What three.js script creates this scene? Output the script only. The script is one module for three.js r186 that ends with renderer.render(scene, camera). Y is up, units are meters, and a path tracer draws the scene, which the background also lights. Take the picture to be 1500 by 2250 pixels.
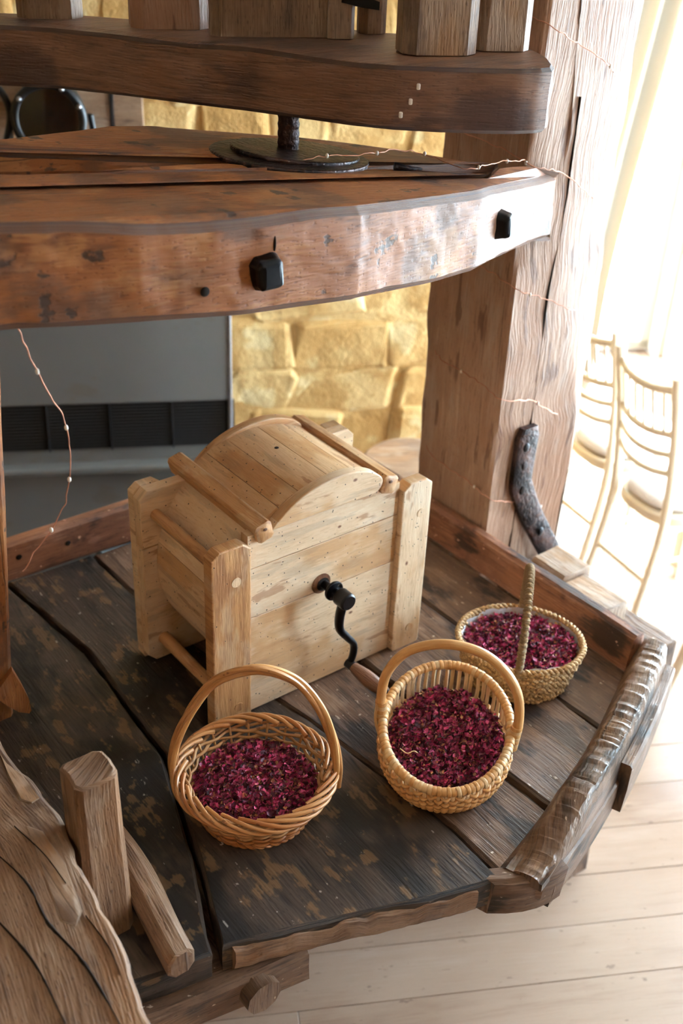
import * as THREE from 'three';
import { mergeGeometries, mergeVertices, toCreasedNormals } from 'three/addons/utils/BufferGeometryUtils.js';
import { RectAreaLightUniformsLib } from 'three/addons/lights/RectAreaLightUniformsLib.js';
import { RoundedBoxGeometry } from 'three/addons/geometries/RoundedBoxGeometry.js';

// ---------- camera, sky, exposure ----------
const scene = new THREE.Scene();
const camera = new THREE.PerspectiveCamera(49.33, 1500 / 2250, 0.05, 60);
camera.position.set(0, 2.2, 0);
camera.up.set(-0.0408, 1, 0);
camera.lookAt(0, 2.2 - 0.6098, -1);
camera.focus = 1.72;
camera.userData.fStop = 3.4;
scene.add(camera);
scene.background = new THREE.Color(0.64, 0.84, 1.0);
scene.backgroundIntensity = 46.0;
const renderer = new THREE.WebGLRenderer({ antialias: true });
renderer.toneMapping = THREE.LinearToneMapping;
renderer.toneMappingExposure = 1.1;
renderer.shadowMap.enabled = true;
RectAreaLightUniformsLib.init();

// added soft warm fill panels, unseen, above and behind the camera: room x, y, z, width, depth (panels are built below)
const FILL_PANELS = [[1.3, 2.66, 0.9, 1.2, 0.6], [-1.3, 2.66, 0.2, 1.2, 0.6]];
const FILL_POWER = 1.5;

// ---------- seeded random, tileable noise ----------
let seed = 12345;
const rnd = () => { seed = (seed * 1664525 + 1013904223) >>> 0; return seed / 4294967296; };
const rr = (a, b) => a + (b - a) * rnd();
const hash = (x, y, s) => { let h = (x * 374761393 + y * 668265263 + s * 1442695041) | 0; h = Math.imul(h ^ (h >>> 13), 1274126177); return ((h ^ (h >>> 16)) >>> 0) / 4294967296; };
const sm = (t) => t * t * (3 - 2 * t);
function vn(x, y, px, py, s) {
  const xi = Math.floor(x), yi = Math.floor(y), fx = sm(x - xi), fy = sm(y - yi);
  const x0 = ((xi % px) + px) % px, x1 = (x0 + 1) % px, y0 = ((yi % py) + py) % py, y1 = (y0 + 1) % py;
  const a = hash(x0, y0, s), b = hash(x1, y0, s), c = hash(x0, y1, s), d = hash(x1, y1, s);
  return a + (b - a) * fx + (c - a) * fy + (a - b - c + d) * fx * fy;
}
function fbm(u, v, px, py, oct, s) {
  let t = 0, w = 0.5, n = 0;
  for (let i = 0; i < oct; i++) { t += w * vn(u * px, v * py, px, py, s + i * 17); n += w; w *= 0.55; px *= 2; py *= 2; }
  return t / n;
}
const n3 = (x, y, z, s = 0) => { // cheap 3-D noise, -1..1
  const zi = Math.floor(z), f = sm(z - zi);
  return (vn(x, y, 4096, 4096, s + zi * 31) * (1 - f) + vn(x, y, 4096, 4096, s + (zi + 1) * 31) * f) * 2 - 1;
};
const step = (a, b, x) => sm(Math.min(1, Math.max(0, (x - a) / (b - a))));
const mix3 = (a, b, t) => [a[0] + (b[0] - a[0]) * t, a[1] + (b[1] - a[1]) * t, a[2] + (b[2] - a[2]) * t];

// ---------- textures ----------
function texture(w, h, f, lm, wm) { // f(u, v) -> [r, g, b (sRGB 0-255), bump 0-1]; lm x wm metres
  const c = new Uint8Array(w * h * 4), b = new Uint8Array(w * h * 4);
  for (let y = 0; y < h; y++) for (let x = 0; x < w; x++) {
    const o = f((x + 0.5) / w, (y + 0.5) / h), i = (y * w + x) * 4;
    for (let k = 0; k < 3; k++) { c[i + k] = Math.max(0, Math.min(255, o[k])); b[i + k] = Math.max(0, Math.min(255, o[3] * 255)); }
    c[i + 3] = b[i + 3] = 255;
  }
  const mk = (d, srgb) => {
    const t = new THREE.DataTexture(d, w, h);
    t.wrapS = t.wrapT = THREE.RepeatWrapping; t.magFilter = THREE.LinearFilter; t.minFilter = THREE.LinearMipmapLinearFilter; t.generateMipmaps = true;
    if (srgb) t.colorSpace = THREE.SRGBColorSpace;
    t.repeat.set(1 / lm, 1 / wm); t.needsUpdate = true; return t;
  };
  return { map: mk(c, true), bump: mk(b, false) };
}
function woodTex(o) {
  const { w = 1024, h = 512, lm = 1, wm = 0.5, s = 1, cols, patch = [], streak = 0.5, fine = 0.35, knots = [], holes = 0, wave = 0.07, pores = 0.3, cracks = 0, mottle = 0.3 } = o;
  const holeList = []; let q = s * 7919 + 13; const r = () => { q = (q * 1103515245 + 12345) & 0x7fffffff; return q / 0x7fffffff; };
  for (let i = 0; i < holes; i++) holeList.push([r(), r(), 0.0006 + r() * 0.0007]);
  const grid = new Map();
  for (const hh of holeList) { const k = Math.floor(hh[0] * 64) + ',' + Math.floor(hh[1] * 64); (grid.get(k) ?? grid.set(k, []).get(k)).push(hh); }
  return texture(w, h, (u, v) => {
    const warp = fbm(u, v, 3, 3, 3, s + 5) - 0.5;
    let vv = v + warp * wave;
    let kn = 0;
    for (const [ku, kv, kr] of knots) { const dx = ((u - ku) * lm), dy = ((v - kv) * wm), d = Math.sqrt(dx * dx * 0.45 + dy * dy); const g = Math.exp(-((d / kr) ** 2)); kn = Math.max(kn, Math.exp(-((d / (kr * 0.42)) ** 4))); vv += g * 0.05 * Math.sign(dy) * (1 - Math.exp(-Math.abs(dy) * 300)); }
    const st = vn(u * 2, vv * 22, 2, 22, s + 11) * 0.4 + vn(u * 5, vv * 60, 5, 60, s + 12) * 0.6;
    const fi = vn(u * 26, vv * 230, 26, 230, s + 21) * 0.6 + vn(u * 50, v * 380, 50, 380, s + 22) * 0.4;
    const po = vn(u * 110, v * 420, 110, 420, s + 31);
    const mot = fbm(u, v, 16, 22, 4, s + 51), big = fbm(u, v, 2, 3, 4, s + 41);
    let t = 0.5 + (st - 0.5) * streak + (fi - 0.5) * fine + (big - 0.5) * 0.45 + (mot - 0.5) * mottle;
    let c = t < 0.5 ? mix3(cols[0], cols[1], step(0, 1, t * 2)) : mix3(cols[1], cols[2], step(0, 1, t * 2 - 1));
    let bump = 0.55 + (st - 0.5) * 0.3 + (fi - 0.5) * 0.35 + (mot - 0.5) * mottle * 0.5;
    const pr = step(0.74, 0.95, po) * pores; c = mix3(c, cols[0], pr); bump -= pr * 0.3;
    patch.forEach(([pc, px, py, lo, hi, amt, bd = 0], i) => {
      const f = fbm(u, v, px, py, 5, s + 101 + i * 37) + (fi - 0.5) * 0.12; const a = step(lo, hi, f) * amt; c = mix3(c, pc, a); bump += a * bd;
    });
    if (cracks) { const cr = Math.abs(vn(u, vv * 11, 1, 11, s + 77) - 0.5 + (mot - 0.5) * 0.05); const a = (1 - step(0.0, 0.02, cr)) * cracks * step(0.56, 0.66, fbm(u, v, 3, 6, 2, s + 79)); c = mix3(c, [18, 12, 9], a); bump -= a * 0.6; }
    if (kn > 0.01) { c = mix3(c, o.knotCol ?? [70, 38, 20], kn * 0.85); bump -= kn * 0.1; }
    if (holes) { const gx = Math.floor(u * 64), gy = Math.floor(v * 64);
      for (let dx = -1; dx < 2; dx++) for (let dy = -1; dy < 2; dy++) for (const [hu, hv, hr] of grid.get((gx + dx) + ',' + (gy + dy)) ?? []) {
        const d = Math.hypot((u - hu) * lm, (v - hv) * wm); if (d < hr * 1.3) { const a = 1 - step(hr * 0.7, hr * 1.3, d); c = mix3(c, [38, 24, 16], a); bump -= a * 0.6; } } }
    return [c[0], c[1], c[2], Math.max(0, bump)];
  }, lm, wm);
}
const wood = (t, roughness, bumpScale, extra = {}) => new THREE.MeshPhysicalMaterial({ map: t.map, bumpMap: t.bump, bumpScale, roughness, metalness: 0, ...extra });
const T = {
  bed: woodTex({ w: 2048, h: 1024, lm: 1.1, wm: 0.55, s: 3, cols: [[44, 32, 26], [98, 76, 61], [128, 104, 86]], streak: 0.28, fine: 0.45, pores: 0.35, mottle: 0.7,
    patch: [[[32, 27, 27], 8, 8, 0.54, 0.66, 0.8, -0.05], [[128, 98, 70], 10, 8, 0.58, 0.74, 0.4, 0.02], [[134, 116, 106], 14, 18, 0.62, 0.74, 0.45, 0], [[226, 218, 210], 70, 60, 0.79, 0.83, 0.6, 0.05]], cracks: 0.5 }),
  bedDark: woodTex({ w: 1024, h: 512, lm: 1.1, wm: 0.55, s: 5, cols: [[28, 22, 20], [66, 53, 45], [94, 78, 66]], streak: 0.28, fine: 0.45, pores: 0.35, mottle: 0.7,
    patch: [[[26, 22, 21], 7, 6, 0.48, 0.62, 0.85, -0.05], [[140, 104, 66], 26, 24, 0.61, 0.70, 0.6, 0.05], [[112, 90, 72], 4, 4, 0.56, 0.7, 0.5, 0], [[226, 218, 210], 70, 60, 0.79, 0.83, 0.6, 0.05]], cracks: 0.4 }),
  beam: woodTex({ w: 1024, h: 1024, lm: 0.8, wm: 0.8, s: 9, cols: [[88, 48, 24], [152, 90, 46], [184, 122, 68]], streak: 0.3, fine: 0.35, pores: 0.4, mottle: 0.6,
    patch: [[[86, 56, 42], 6, 7, 0.54, 0.68, 0.6, -0.05], [[126, 98, 82], 4, 5, 0.58, 0.72, 0.45, 0], [[190, 136, 84], 9, 10, 0.6, 0.72, 0.4, 0], [[50, 36, 32], 22, 24, 0.70, 0.77, 0.7, -0.2]], cracks: 0.4 }),
  oiled: woodTex({ w: 1024, h: 512, lm: 0.8, wm: 0.4, s: 13, cols: [[76, 52, 42], [124, 86, 66], [154, 112, 86]], streak: 0.3, fine: 0.35, pores: 0.4, mottle: 0.6,
    patch: [[[58, 40, 40], 5, 5, 0.54, 0.68, 0.6, 0], [[128, 84, 58], 7, 8, 0.58, 0.72, 0.4, 0]], cracks: 0.3 }),
  post: woodTex({ wave: 0.025, w: 1024, h: 512, lm: 1.0, wm: 0.5, s: 17, cols: [[120, 84, 64], [178, 142, 118], [206, 178, 156]], streak: 0.35, fine: 0.42, pores: 0.3, mottle: 0.4,
    patch: [[[158, 112, 82], 3, 5, 0.52, 0.66, 0.6, 0], [[190, 174, 166], 4, 6, 0.56, 0.70, 0.5, 0], [[104, 70, 54], 8, 26, 0.66, 0.74, 0.6, -0.1]], cracks: 0.5 }),
  grey: woodTex({ w: 1024, h: 512, lm: 0.9, wm: 0.45, s: 23, cols: [[88, 66, 52], [150, 120, 96], [178, 152, 128]], streak: 0.3, fine: 0.45, pores: 0.4, mottle: 0.6,
    patch: [[[84, 64, 54], 6, 7, 0.56, 0.70, 0.6, -0.1], [[170, 124, 82], 5, 7, 0.56, 0.7, 0.45, 0], [[184, 164, 148], 9, 12, 0.58, 0.7, 0.5, 0]], cracks: 0.4 }),
  pine: woodTex({ w: 1024, h: 1024, lm: 0.5, wm: 0.5, s: 31, cols: [[186, 146, 108], [225, 193, 158], [240, 217, 190]], streak: 0.45, fine: 0.42, pores: 0.18, mottle: 0.35,
    patch: [[[186, 132, 80], 3, 4, 0.55, 0.72, 0.55, 0], [[226, 204, 178], 4, 4, 0.54, 0.70, 0.5, 0], [[140, 116, 94], 4, 30, 0.60, 0.74, 0.25, 0], [[150, 100, 66], 6, 20, 0.67, 0.75, 0.5, 0]], knots: [[0.22, 0.3, 0.006], [0.7, 0.72, 0.007], [0.86, 0.4, 0.005]], knotCol: [92, 46, 26], holes: 360 }),
  pineDark: woodTex({ w: 1024, h: 512, lm: 0.5, wm: 0.25, s: 37, cols: [[150, 100, 60], [196, 146, 98], [214, 170, 124]], streak: 0.55, fine: 0.35, pores: 0.15, mottle: 0.2,
    patch: [[[124, 76, 46], 4, 8, 0.58, 0.72, 0.55, 0], [[208, 180, 150], 5, 6, 0.58, 0.72, 0.5, 0]], knots: [[0.3, 0.55, 0.006]], knotCol: [84, 42, 26], holes: 60 }),
  floor: woodTex({ w: 1024, h: 512, lm: 1.6, wm: 0.8, s: 41, cols: [[176, 150, 130], [206, 184, 164], [220, 202, 186]], streak: 0.4, fine: 0.25, pores: 0.1,
    patch: [[[166, 136, 114], 3, 6, 0.56, 0.74, 0.5, 0], [[130, 112, 98], 40, 60, 0.76, 0.82, 0.5, 0]], knots: [[0.4, 0.3, 0.01]], knotCol: [160, 122, 96] }),
};
const plaster = texture(1024, 1024, (u, v) => {
  const a = fbm(u, v, 6, 6, 5, 401), b = fbm(u, v, 14, 14, 4, 411), g = vn(u * 300, v * 300, 300, 300, 421);
  let c = mix3([182, 138, 78], [210, 174, 116], step(0.3, 0.7, a));
  c = mix3(c, [168, 124, 66], step(0.56, 0.7, b) * 0.6); c = mix3(c, [232, 214, 168], step(0.62, 0.74, fbm(u, v, 9, 9, 4, 431)) * 0.5);
  return [c[0], c[1], c[2], 0.4 + (b - 0.5) * 0.8 + (g - 0.5) * 0.12];
}, 1, 1);
const rust = texture(512, 512, (u, v) => {
  const a = fbm(u, v, 8, 8, 5, 501), b = fbm(u, v, 40, 40, 3, 511);
  const c = mix3([34, 28, 30], [74, 56, 54], step(0.35, 0.7, a)); return [...mix3(c, [96, 62, 48], step(0.58, 0.72, b) * 0.5), b];
}, 0.25, 0.25);
const paint = texture(512, 512, (u, v) => {
  const a = fbm(u, v, 5, 5, 4, 601), m = step(0.66, 0.74, fbm(u, v, 7, 12, 4, 611));
  return [...mix3(mix3([112, 109, 104], [122, 118, 112], a), [112, 98, 82], m * 0.45), 0.5 + (a - 0.5) * 0.2];
}, 1.2, 1.2);
const grassTex = texture(256, 256, (u, v) => {
  const a = vn(u * 60, v * 14, 60, 14, 701), b = fbm(u, v, 8, 8, 3, 711);
  return [...mix3(mix3([126, 96, 62], [206, 176, 128], a), [150, 132, 96], step(0.5, 0.75, b) * 0.5), a];
}, 0.08, 0.08);
const caneTex = texture(512, 128, (u, v) => {
  const a = fbm(u, v, 6, 2, 4, 801), s = vn(u * 10, v * 60, 10, 60, 811), d = step(0.74, 0.82, fbm(u, v, 20, 8, 3, 821));
  return [...mix3(mix3(mix3([150, 92, 46], [198, 140, 84], a), [214, 164, 112], s * 0.4), [96, 54, 30], d * 0.6), s];
}, 0.25, 0.06);
const paleCane = texture(512, 128, (u, v) => {
  const a = fbm(u, v, 8, 2, 4, 851), s = vn(u * 12, v * 40, 12, 40, 861);
  return [...mix3(mix3([206, 160, 108], [232, 198, 150], a), [242, 222, 186], s * 0.4), s];
}, 0.2, 0.05);
const M = {
  bed: wood(T.bed, 0.48, 0.0022, { specularIntensity: 0.8, color: new THREE.Color(1.25, 1.16, 1.1) }),
  bedDark: wood(T.bedDark, 0.5, 0.002, { specularIntensity: 0.7 }),
  bedRed: new THREE.MeshPhysicalMaterial({ map: T.bed.map, bumpMap: T.bed.bump, bumpScale: 0.002, roughness: 0.55, color: new THREE.Color(2.2, 1.5, 1.22) }),
  rimWet: wood(T.bed, 0.3, 0.002, { specularIntensity: 1, color: new THREE.Color(1.35, 1.25, 1.15) }),
  beam: wood(T.beam, 0.55, 0.003), oiled: wood(T.oiled, 0.45, 0.003),
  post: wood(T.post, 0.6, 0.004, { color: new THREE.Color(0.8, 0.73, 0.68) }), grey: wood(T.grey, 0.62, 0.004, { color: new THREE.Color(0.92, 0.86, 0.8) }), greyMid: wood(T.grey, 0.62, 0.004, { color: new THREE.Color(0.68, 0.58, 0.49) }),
  worn: wood(T.grey, 0.35, 0.001, { color: new THREE.Color(1.1, 1.1, 1.1) }),  // smoother, paler tone of the grey wood
  block: wood(T.grey, 0.5, 0.002),
  pine: wood(T.pine, 0.48, 0.0008), pineDark: wood(T.pineDark, 0.45, 0.0012), pineStain: wood(T.pineDark, 0.6, 0.001, { color: new THREE.Color(0.3, 0.19, 0.12) }), pineMid: wood(T.pine, 0.4, 0.0008, { color: new THREE.Color(0.88, 0.77, 0.66) }), floor: wood(T.floor, 0.27, 0.0005, { color: new THREE.Color(0.52, 0.44, 0.4) }),
  stone: new THREE.MeshStandardMaterial({ map: plaster.map, bumpMap: plaster.bump, bumpScale: 0.012, roughness: 0.85 }),
  white: new THREE.MeshStandardMaterial({ color: 0xd9d2c6, roughness: 0.9 }),
  stoneDark: new THREE.MeshStandardMaterial({ map: plaster.map, bumpMap: plaster.bump, bumpScale: 0.012, roughness: 0.9, color: new THREE.Color(0.6, 0.58, 0.6) }),
  iron: new THREE.MeshPhysicalMaterial({ map: rust.map, bumpMap: rust.bump, bumpScale: 0.002, roughness: 0.42, metalness: 0.65 }),
  ironDark: new THREE.MeshPhysicalMaterial({ color: 0x16161b, roughness: 0.33, metalness: 0.55 }),
  hole: new THREE.MeshStandardMaterial({ color: 0x1c120c, roughness: 1 }),
  heater: new THREE.MeshStandardMaterial({ map: paint.map, bumpMap: paint.bump, bumpScale: 0.0005, roughness: 0.5 }),
  grille: new THREE.MeshStandardMaterial({ color: 0x2a2522, roughness: 0.6 }),
  chrome: new THREE.MeshStandardMaterial({ color: 0xb9b9bd, roughness: 0.3, metalness: 0.8 }),
  black: new THREE.MeshStandardMaterial({ color: 0x0b0c0e, roughness: 0.45 }),
  lens: new THREE.MeshPhysicalMaterial({ color: 0x05070b, roughness: 0.12, clearcoat: 1 }),
  willow: new THREE.MeshPhysicalMaterial({ map: caneTex.map, bumpMap: caneTex.bump, bumpScale: 0.0004, roughness: 0.42 }),
  willowDark: new THREE.MeshPhysicalMaterial({ map: caneTex.map, bumpMap: caneTex.bump, bumpScale: 0.0004, roughness: 0.45, color: new THREE.Color(0.82, 0.66, 0.5) }),
  willowGrey: new THREE.MeshPhysicalMaterial({ map: caneTex.map, bumpMap: caneTex.bump, bumpScale: 0.0004, roughness: 0.55, color: new THREE.Color(0.9, 0.98, 1.05) }),
  cane: new THREE.MeshPhysicalMaterial({ map: paleCane.map, bumpMap: paleCane.bump, bumpScale: 0.0002, roughness: 0.35, color: new THREE.Color(0.93, 0.74, 0.54) }),
  pale: new THREE.MeshPhysicalMaterial({ map: paleCane.map, bumpMap: paleCane.bump, bumpScale: 0.0003, roughness: 0.45 }),
  peeled: new THREE.MeshPhysicalMaterial({ map: paleCane.map, bumpMap: paleCane.bump, bumpScale: 0.0003, roughness: 0.5, color: new THREE.Color(1.15, 1.22, 1.35) }),
  paleTan: new THREE.MeshPhysicalMaterial({ map: paleCane.map, bumpMap: paleCane.bump, bumpScale: 0.0003, roughness: 0.45, color: new THREE.Color(0.92, 0.72, 0.5) }),
  grass: new THREE.MeshStandardMaterial({ color: new THREE.Color(1.3, 1.18, 1.1), map: grassTex.map, bumpMap: grassTex.bump, bumpScale: 0.0008, roughness: 0.75 }),
  liner: new THREE.MeshPhysicalMaterial({ color: 0xe9e6ea, roughness: 0.35, transmission: 0.25, thickness: 0 }),
  petal: new THREE.MeshPhysicalMaterial({ vertexColors: true, roughness: 0.6, side: THREE.DoubleSide }),
  chair: new THREE.MeshStandardMaterial({ color: 0xe6d6bd, roughness: 0.45 }),
  cushion: new THREE.MeshStandardMaterial({ color: 0xe4dbd8, roughness: 0.9 }),
  curtain: new THREE.MeshPhysicalMaterial({ color: 0xb5aa9b, roughness: 0.95, transmission: 0.04, thickness: 0, side: THREE.DoubleSide }),
  copper: new THREE.MeshStandardMaterial({ color: 0xc98b70, roughness: 0.35, metalness: 0.7 }),
  bead: new THREE.MeshPhysicalMaterial({ color: 0xf2e6da, roughness: 0.25 }),
  glass: new THREE.MeshPhysicalMaterial({ color: 0xffffff, roughness: 0.02, transmission: 1, thickness: 0, ior: 1.5 }),
  vessel: new THREE.MeshPhysicalMaterial({ color: 0x30312f, roughness: 0.7, metalness: 0 }),
  paving: new THREE.MeshStandardMaterial({ color: 0xd8d5cf, roughness: 0.9 }),
  fillGlow: new THREE.MeshStandardMaterial({ color: 0xffffff, emissive: 0xffd9a0, emissiveIntensity: 2 }),  // glowing face of the added fill panels
};

// ---------- naming and grouping ----------
const used = new Map();
const numbered = (n) => { const k = used.get(n) ?? 0; used.set(n, k + 1); return k ? n + '_' + String(k).padStart(3, '0') : n; };
const origin = new Map();
const finish = (m) => { m.castShadow = m.receiveShadow = true; return m; };
function thing(name, label, category, pos, turn = 0, group) {
  const o = new THREE.Group(); o.name = numbered(name); o.position.copy(pos); o.rotation.y = turn;
  o.userData = { label, category }; if (group) o.userData.group = group;
  scene.add(o); return o;
}
function part(name, geo, mat, parent, kind) {
  const m = finish(new THREE.Mesh(geo, mat)); m.name = name; if (kind) m.userData.kind = kind;
  const og = origin.get(parent); if (og && !geo.userData.local) geo.translate(-og[0], -og[1], -og[2]);
  parent.add(m); if (og) origin.set(m, null); return m;
}
function struct(name, geo, mat, room = true) {
  const m = finish(new THREE.Mesh(geo, mat)); m.name = name; m.userData.kind = 'structure'; if (room) m.rotation.y = PHI; scene.add(m); return m;
}
// press frame: a along the beams, h above the tray boards, b towards the near right; room frame turned by PHI
const THETA = 0.67785, PHI = 0.18, P0 = new THREE.Vector3(-0.2073, 0.825, -1.4819);
const PT = (a, h, b) => new THREE.Vector3(P0.x + a * Math.cos(THETA) + b * Math.sin(THETA), P0.y + h, P0.z - a * Math.sin(THETA) + b * Math.cos(THETA));
function press(name, label, category, a, h, b, group) { const t = thing(name, label, category, PT(a, h, b), THETA, group); origin.set(t, [a, h, b]); return t; }
const RT = (x, y, z) => new THREE.Vector3(x * Math.cos(PHI) + z * Math.sin(PHI), y, -x * Math.sin(PHI) + z * Math.cos(PHI));
function inRoom(name, label, category, x, y, z, group) { const t = thing(name, label, category, RT(x, y, z), PHI, group); origin.set(t, [x, y, z]); return t; }

// ---------- geometry helpers ----------
let uvShift = 0;
function build(pos, uv, idx, crease = 0.6) {
  let g = new THREE.BufferGeometry();
  uvShift += 0.137; const dx = uvShift * 2.7 % 1, dy = uvShift * 1.9 % 1;
  for (let i = 0; i < uv.length; i += 2) { uv[i] += dx; uv[i + 1] += dy; }
  g.setAttribute('position', new THREE.Float32BufferAttribute(pos, 3)); g.setAttribute('uv', new THREE.Float32BufferAttribute(uv, 2)); g.setIndex(idx);
  if (crease === 'smooth') { g.computeVertexNormals(); return g; }
  g.deleteAttribute('normal'); return toCreasedNormals(g, crease);
}
function loft(rings, { caps = true, crease = 0.6, swap = false } = {}) { // rings of [x, y, z], closed round
  const n = rings[0].length, pos = [], uv = [], idx = []; let u = 0;
  rings.forEach((r, i) => {
    if (i) { let d = 0; for (let k = 0; k < n; k++) d += Math.hypot(r[k][0] - rings[i - 1][k][0], r[k][1] - rings[i - 1][k][1], r[k][2] - rings[i - 1][k][2]); u += d / n; }
    let v = 0;
    for (let k = 0; k <= n; k++) {
      const p = r[k % n]; if (k) { const q = r[k - 1]; v += Math.hypot(p[0] - q[0], p[1] - q[1], p[2] - q[2]); }
      pos.push(...p); uv.push(...(swap ? [v, u] : [u, v]));
    }
  });
  for (let i = 0; i < rings.length - 1; i++) for (let k = 0; k < n; k++) { const a = i * (n + 1) + k, b = a + n + 1; idx.push(a, a + 1, b, a + 1, b + 1, b); }
  if (caps) for (const e of [0, rings.length - 1]) {
    const r = rings[e], c = r.reduce((s, p) => [s[0] + p[0] / n, s[1] + p[1] / n, s[2] + p[2] / n], [0, 0, 0]), b = pos.length / 3;
    pos.push(...c); uv.push(0, 0);
    for (let k = 0; k <= n; k++) { const p = r[k % n]; pos.push(...p); const d = [p[0] - c[0], p[1] - c[1], p[2] - c[2]]; uv.push(d[0] * 0.4 + d[1], d[2] + d[0] * 0.6); }
    for (let k = 0; k < n; k++) e ? idx.push(b, b + 1 + k, b + 2 + k) : idx.push(b, b + 2 + k, b + 1 + k);
  }
  return build(pos, uv, idx, crease);
}
// hewn timber: L along x from 0, H up from 0, D along z centred; noise-roughened with chamfered corners
function timber(L, H, D, { seg = 24, amp = 0.003, ch = 0.008, s = 1, freq = 9, fn, div = 4, ends = 0.004 } = {}) {
  const sec = []; const c = Math.min(ch, H / 3, D / 3);
  const side = (y0, z0, y1, z1) => { for (let i = 0; i <= div; i++) sec.push([y0 + (y1 - y0) * i / div, z0 + (z1 - z0) * i / div]); };
  side(0, -D / 2 + c, 0, D / 2 - c); side(c, D / 2, H - c, D / 2); side(H, D / 2 - c, H, -D / 2 + c); side(H - c, -D / 2, c, -D / 2);
  const rings = [];
  for (let i = -1; i <= seg + 1; i++) {
    const x = Math.max(0, Math.min(1, i / seg)) * L, e = (i < 0 || i > seg) ? 1 : 0;
    rings.push(sec.map(([y, z]) => {
      let p = [x, y, z];
      if (e) { p[1] = H / 2 + (y - H / 2) * (1 - ends * 2 / H); p[2] = z * (1 - ends * 2 / D); p[0] += i < 0 ? -ends * 0.6 : ends * 0.6; }
      const oy = y < H / 2 ? -1 : 1, oz = z < 0 ? -1 : 1;
      p[1] += oy * 0.6 * amp * n3(p[0] * freq, y * freq * 3 + s, z * freq * 3, s); p[2] += oz * amp * n3(p[0] * freq + 7, y * freq * 3, z * freq * 3 + s, s + 3);
      return fn ? fn(p) : p;
    }).reverse());
  }
  return loft(rings, { crease: 0.55 });
}
// slab from a plan outline [[a, b], ...] with top and bottom height functions
function slab(outline, top, bot, { stepLen = 0.03, amp = 0.002, ch = 0.004, rows = 3, s = 1, swap = false, freq = 14, crease = 0.5 } = {}) {
  let pts = outline.map((p) => new THREE.Vector2(p[0], p[1]));
  if (THREE.ShapeUtils.area(pts) < 0) pts.reverse();
  const d = [];
  pts.forEach((p, i) => { const q = pts[(i + 1) % pts.length], L = p.distanceTo(q), m = Math.max(1, Math.round(L / stepLen)); for (let k = 0; k < m; k++) d.push(p.clone().lerp(q, k / m)); });
  const n = d.length, nor = d.map((p, i) => { const a = d[(i + n - 1) % n], b = d[(i + 1) % n], t = b.clone().sub(a).normalize(); return new THREE.Vector2(t.y, -t.x); });
  const topF = typeof top === 'function' ? top : () => top, botF = typeof bot === 'function' ? bot : () => bot;
  const pos = [], uv = [], idx = [], arc = [0]; for (let i = 1; i <= n; i++) arc.push(arc[i - 1] + d[i % n].distanceTo(d[i - 1]));
  const R = rows + 3; // ring count: top inset, rows+1 sides, bottom inset
  for (let j = 0; j < R; j++) for (let i = 0; i <= n; i++) {
    const p = d[i % n], q = nor[i % n], ti = topF(p.x, p.y), bi = botF(p.x, p.y);
    let off = 0, h;
    if (j === 0) { off = -ch; h = ti; } else if (j === R - 1) { off = -ch; h = bi; } else { const f = (j - 1) / rows; h = ti - ch + (bi + ch - ti + ch) * f; off = amp * n3(p.x * freq, p.y * freq, h * freq, s) + amp * 0.5 * n3(p.x * freq * 3, p.y * freq * 3, h * freq * 3, s + 9); }
    pos.push(p.x + q.x * off, h, p.y + q.y * off); uv.push(...(swap && j > 0 && j < R - 1 ? [arc[i], h] : swap ? [p.y, p.x] : (j === 0 || j === R - 1) ? [p.x, p.y] : [arc[i], h]));
  }
  for (let j = 0; j < R - 1; j++) for (let i = 0; i < n; i++) { const a = j * (n + 1) + i, b = a + n + 1; idx.push(a, a + 1, b, a + 1, b + 1, b); }
  for (const j of [0, R - 1]) {
    const ring = []; for (let i = 0; i < n; i++) ring.push(new THREE.Vector2(pos[(j * (n + 1) + i) * 3], pos[(j * (n + 1) + i) * 3 + 2]));
    const b = pos.length / 3; for (let i = 0; i < n; i++) { const k = (j * (n + 1) + i) * 3; pos.push(pos[k], pos[k + 1], pos[k + 2]); uv.push(...(swap ? [pos[k + 2], pos[k]] : [pos[k], pos[k + 2]])); }
    for (const [x, y, z] of THREE.ShapeUtils.triangulateShape(ring, [])) j ? idx.push(b + x, b + y, b + z) : idx.push(b + x, b + z, b + y);
  }
  return build(pos, uv, idx, crease);
}
const V3 = (p) => p.isVector3 ? p : new THREE.Vector3(...p);
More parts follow.
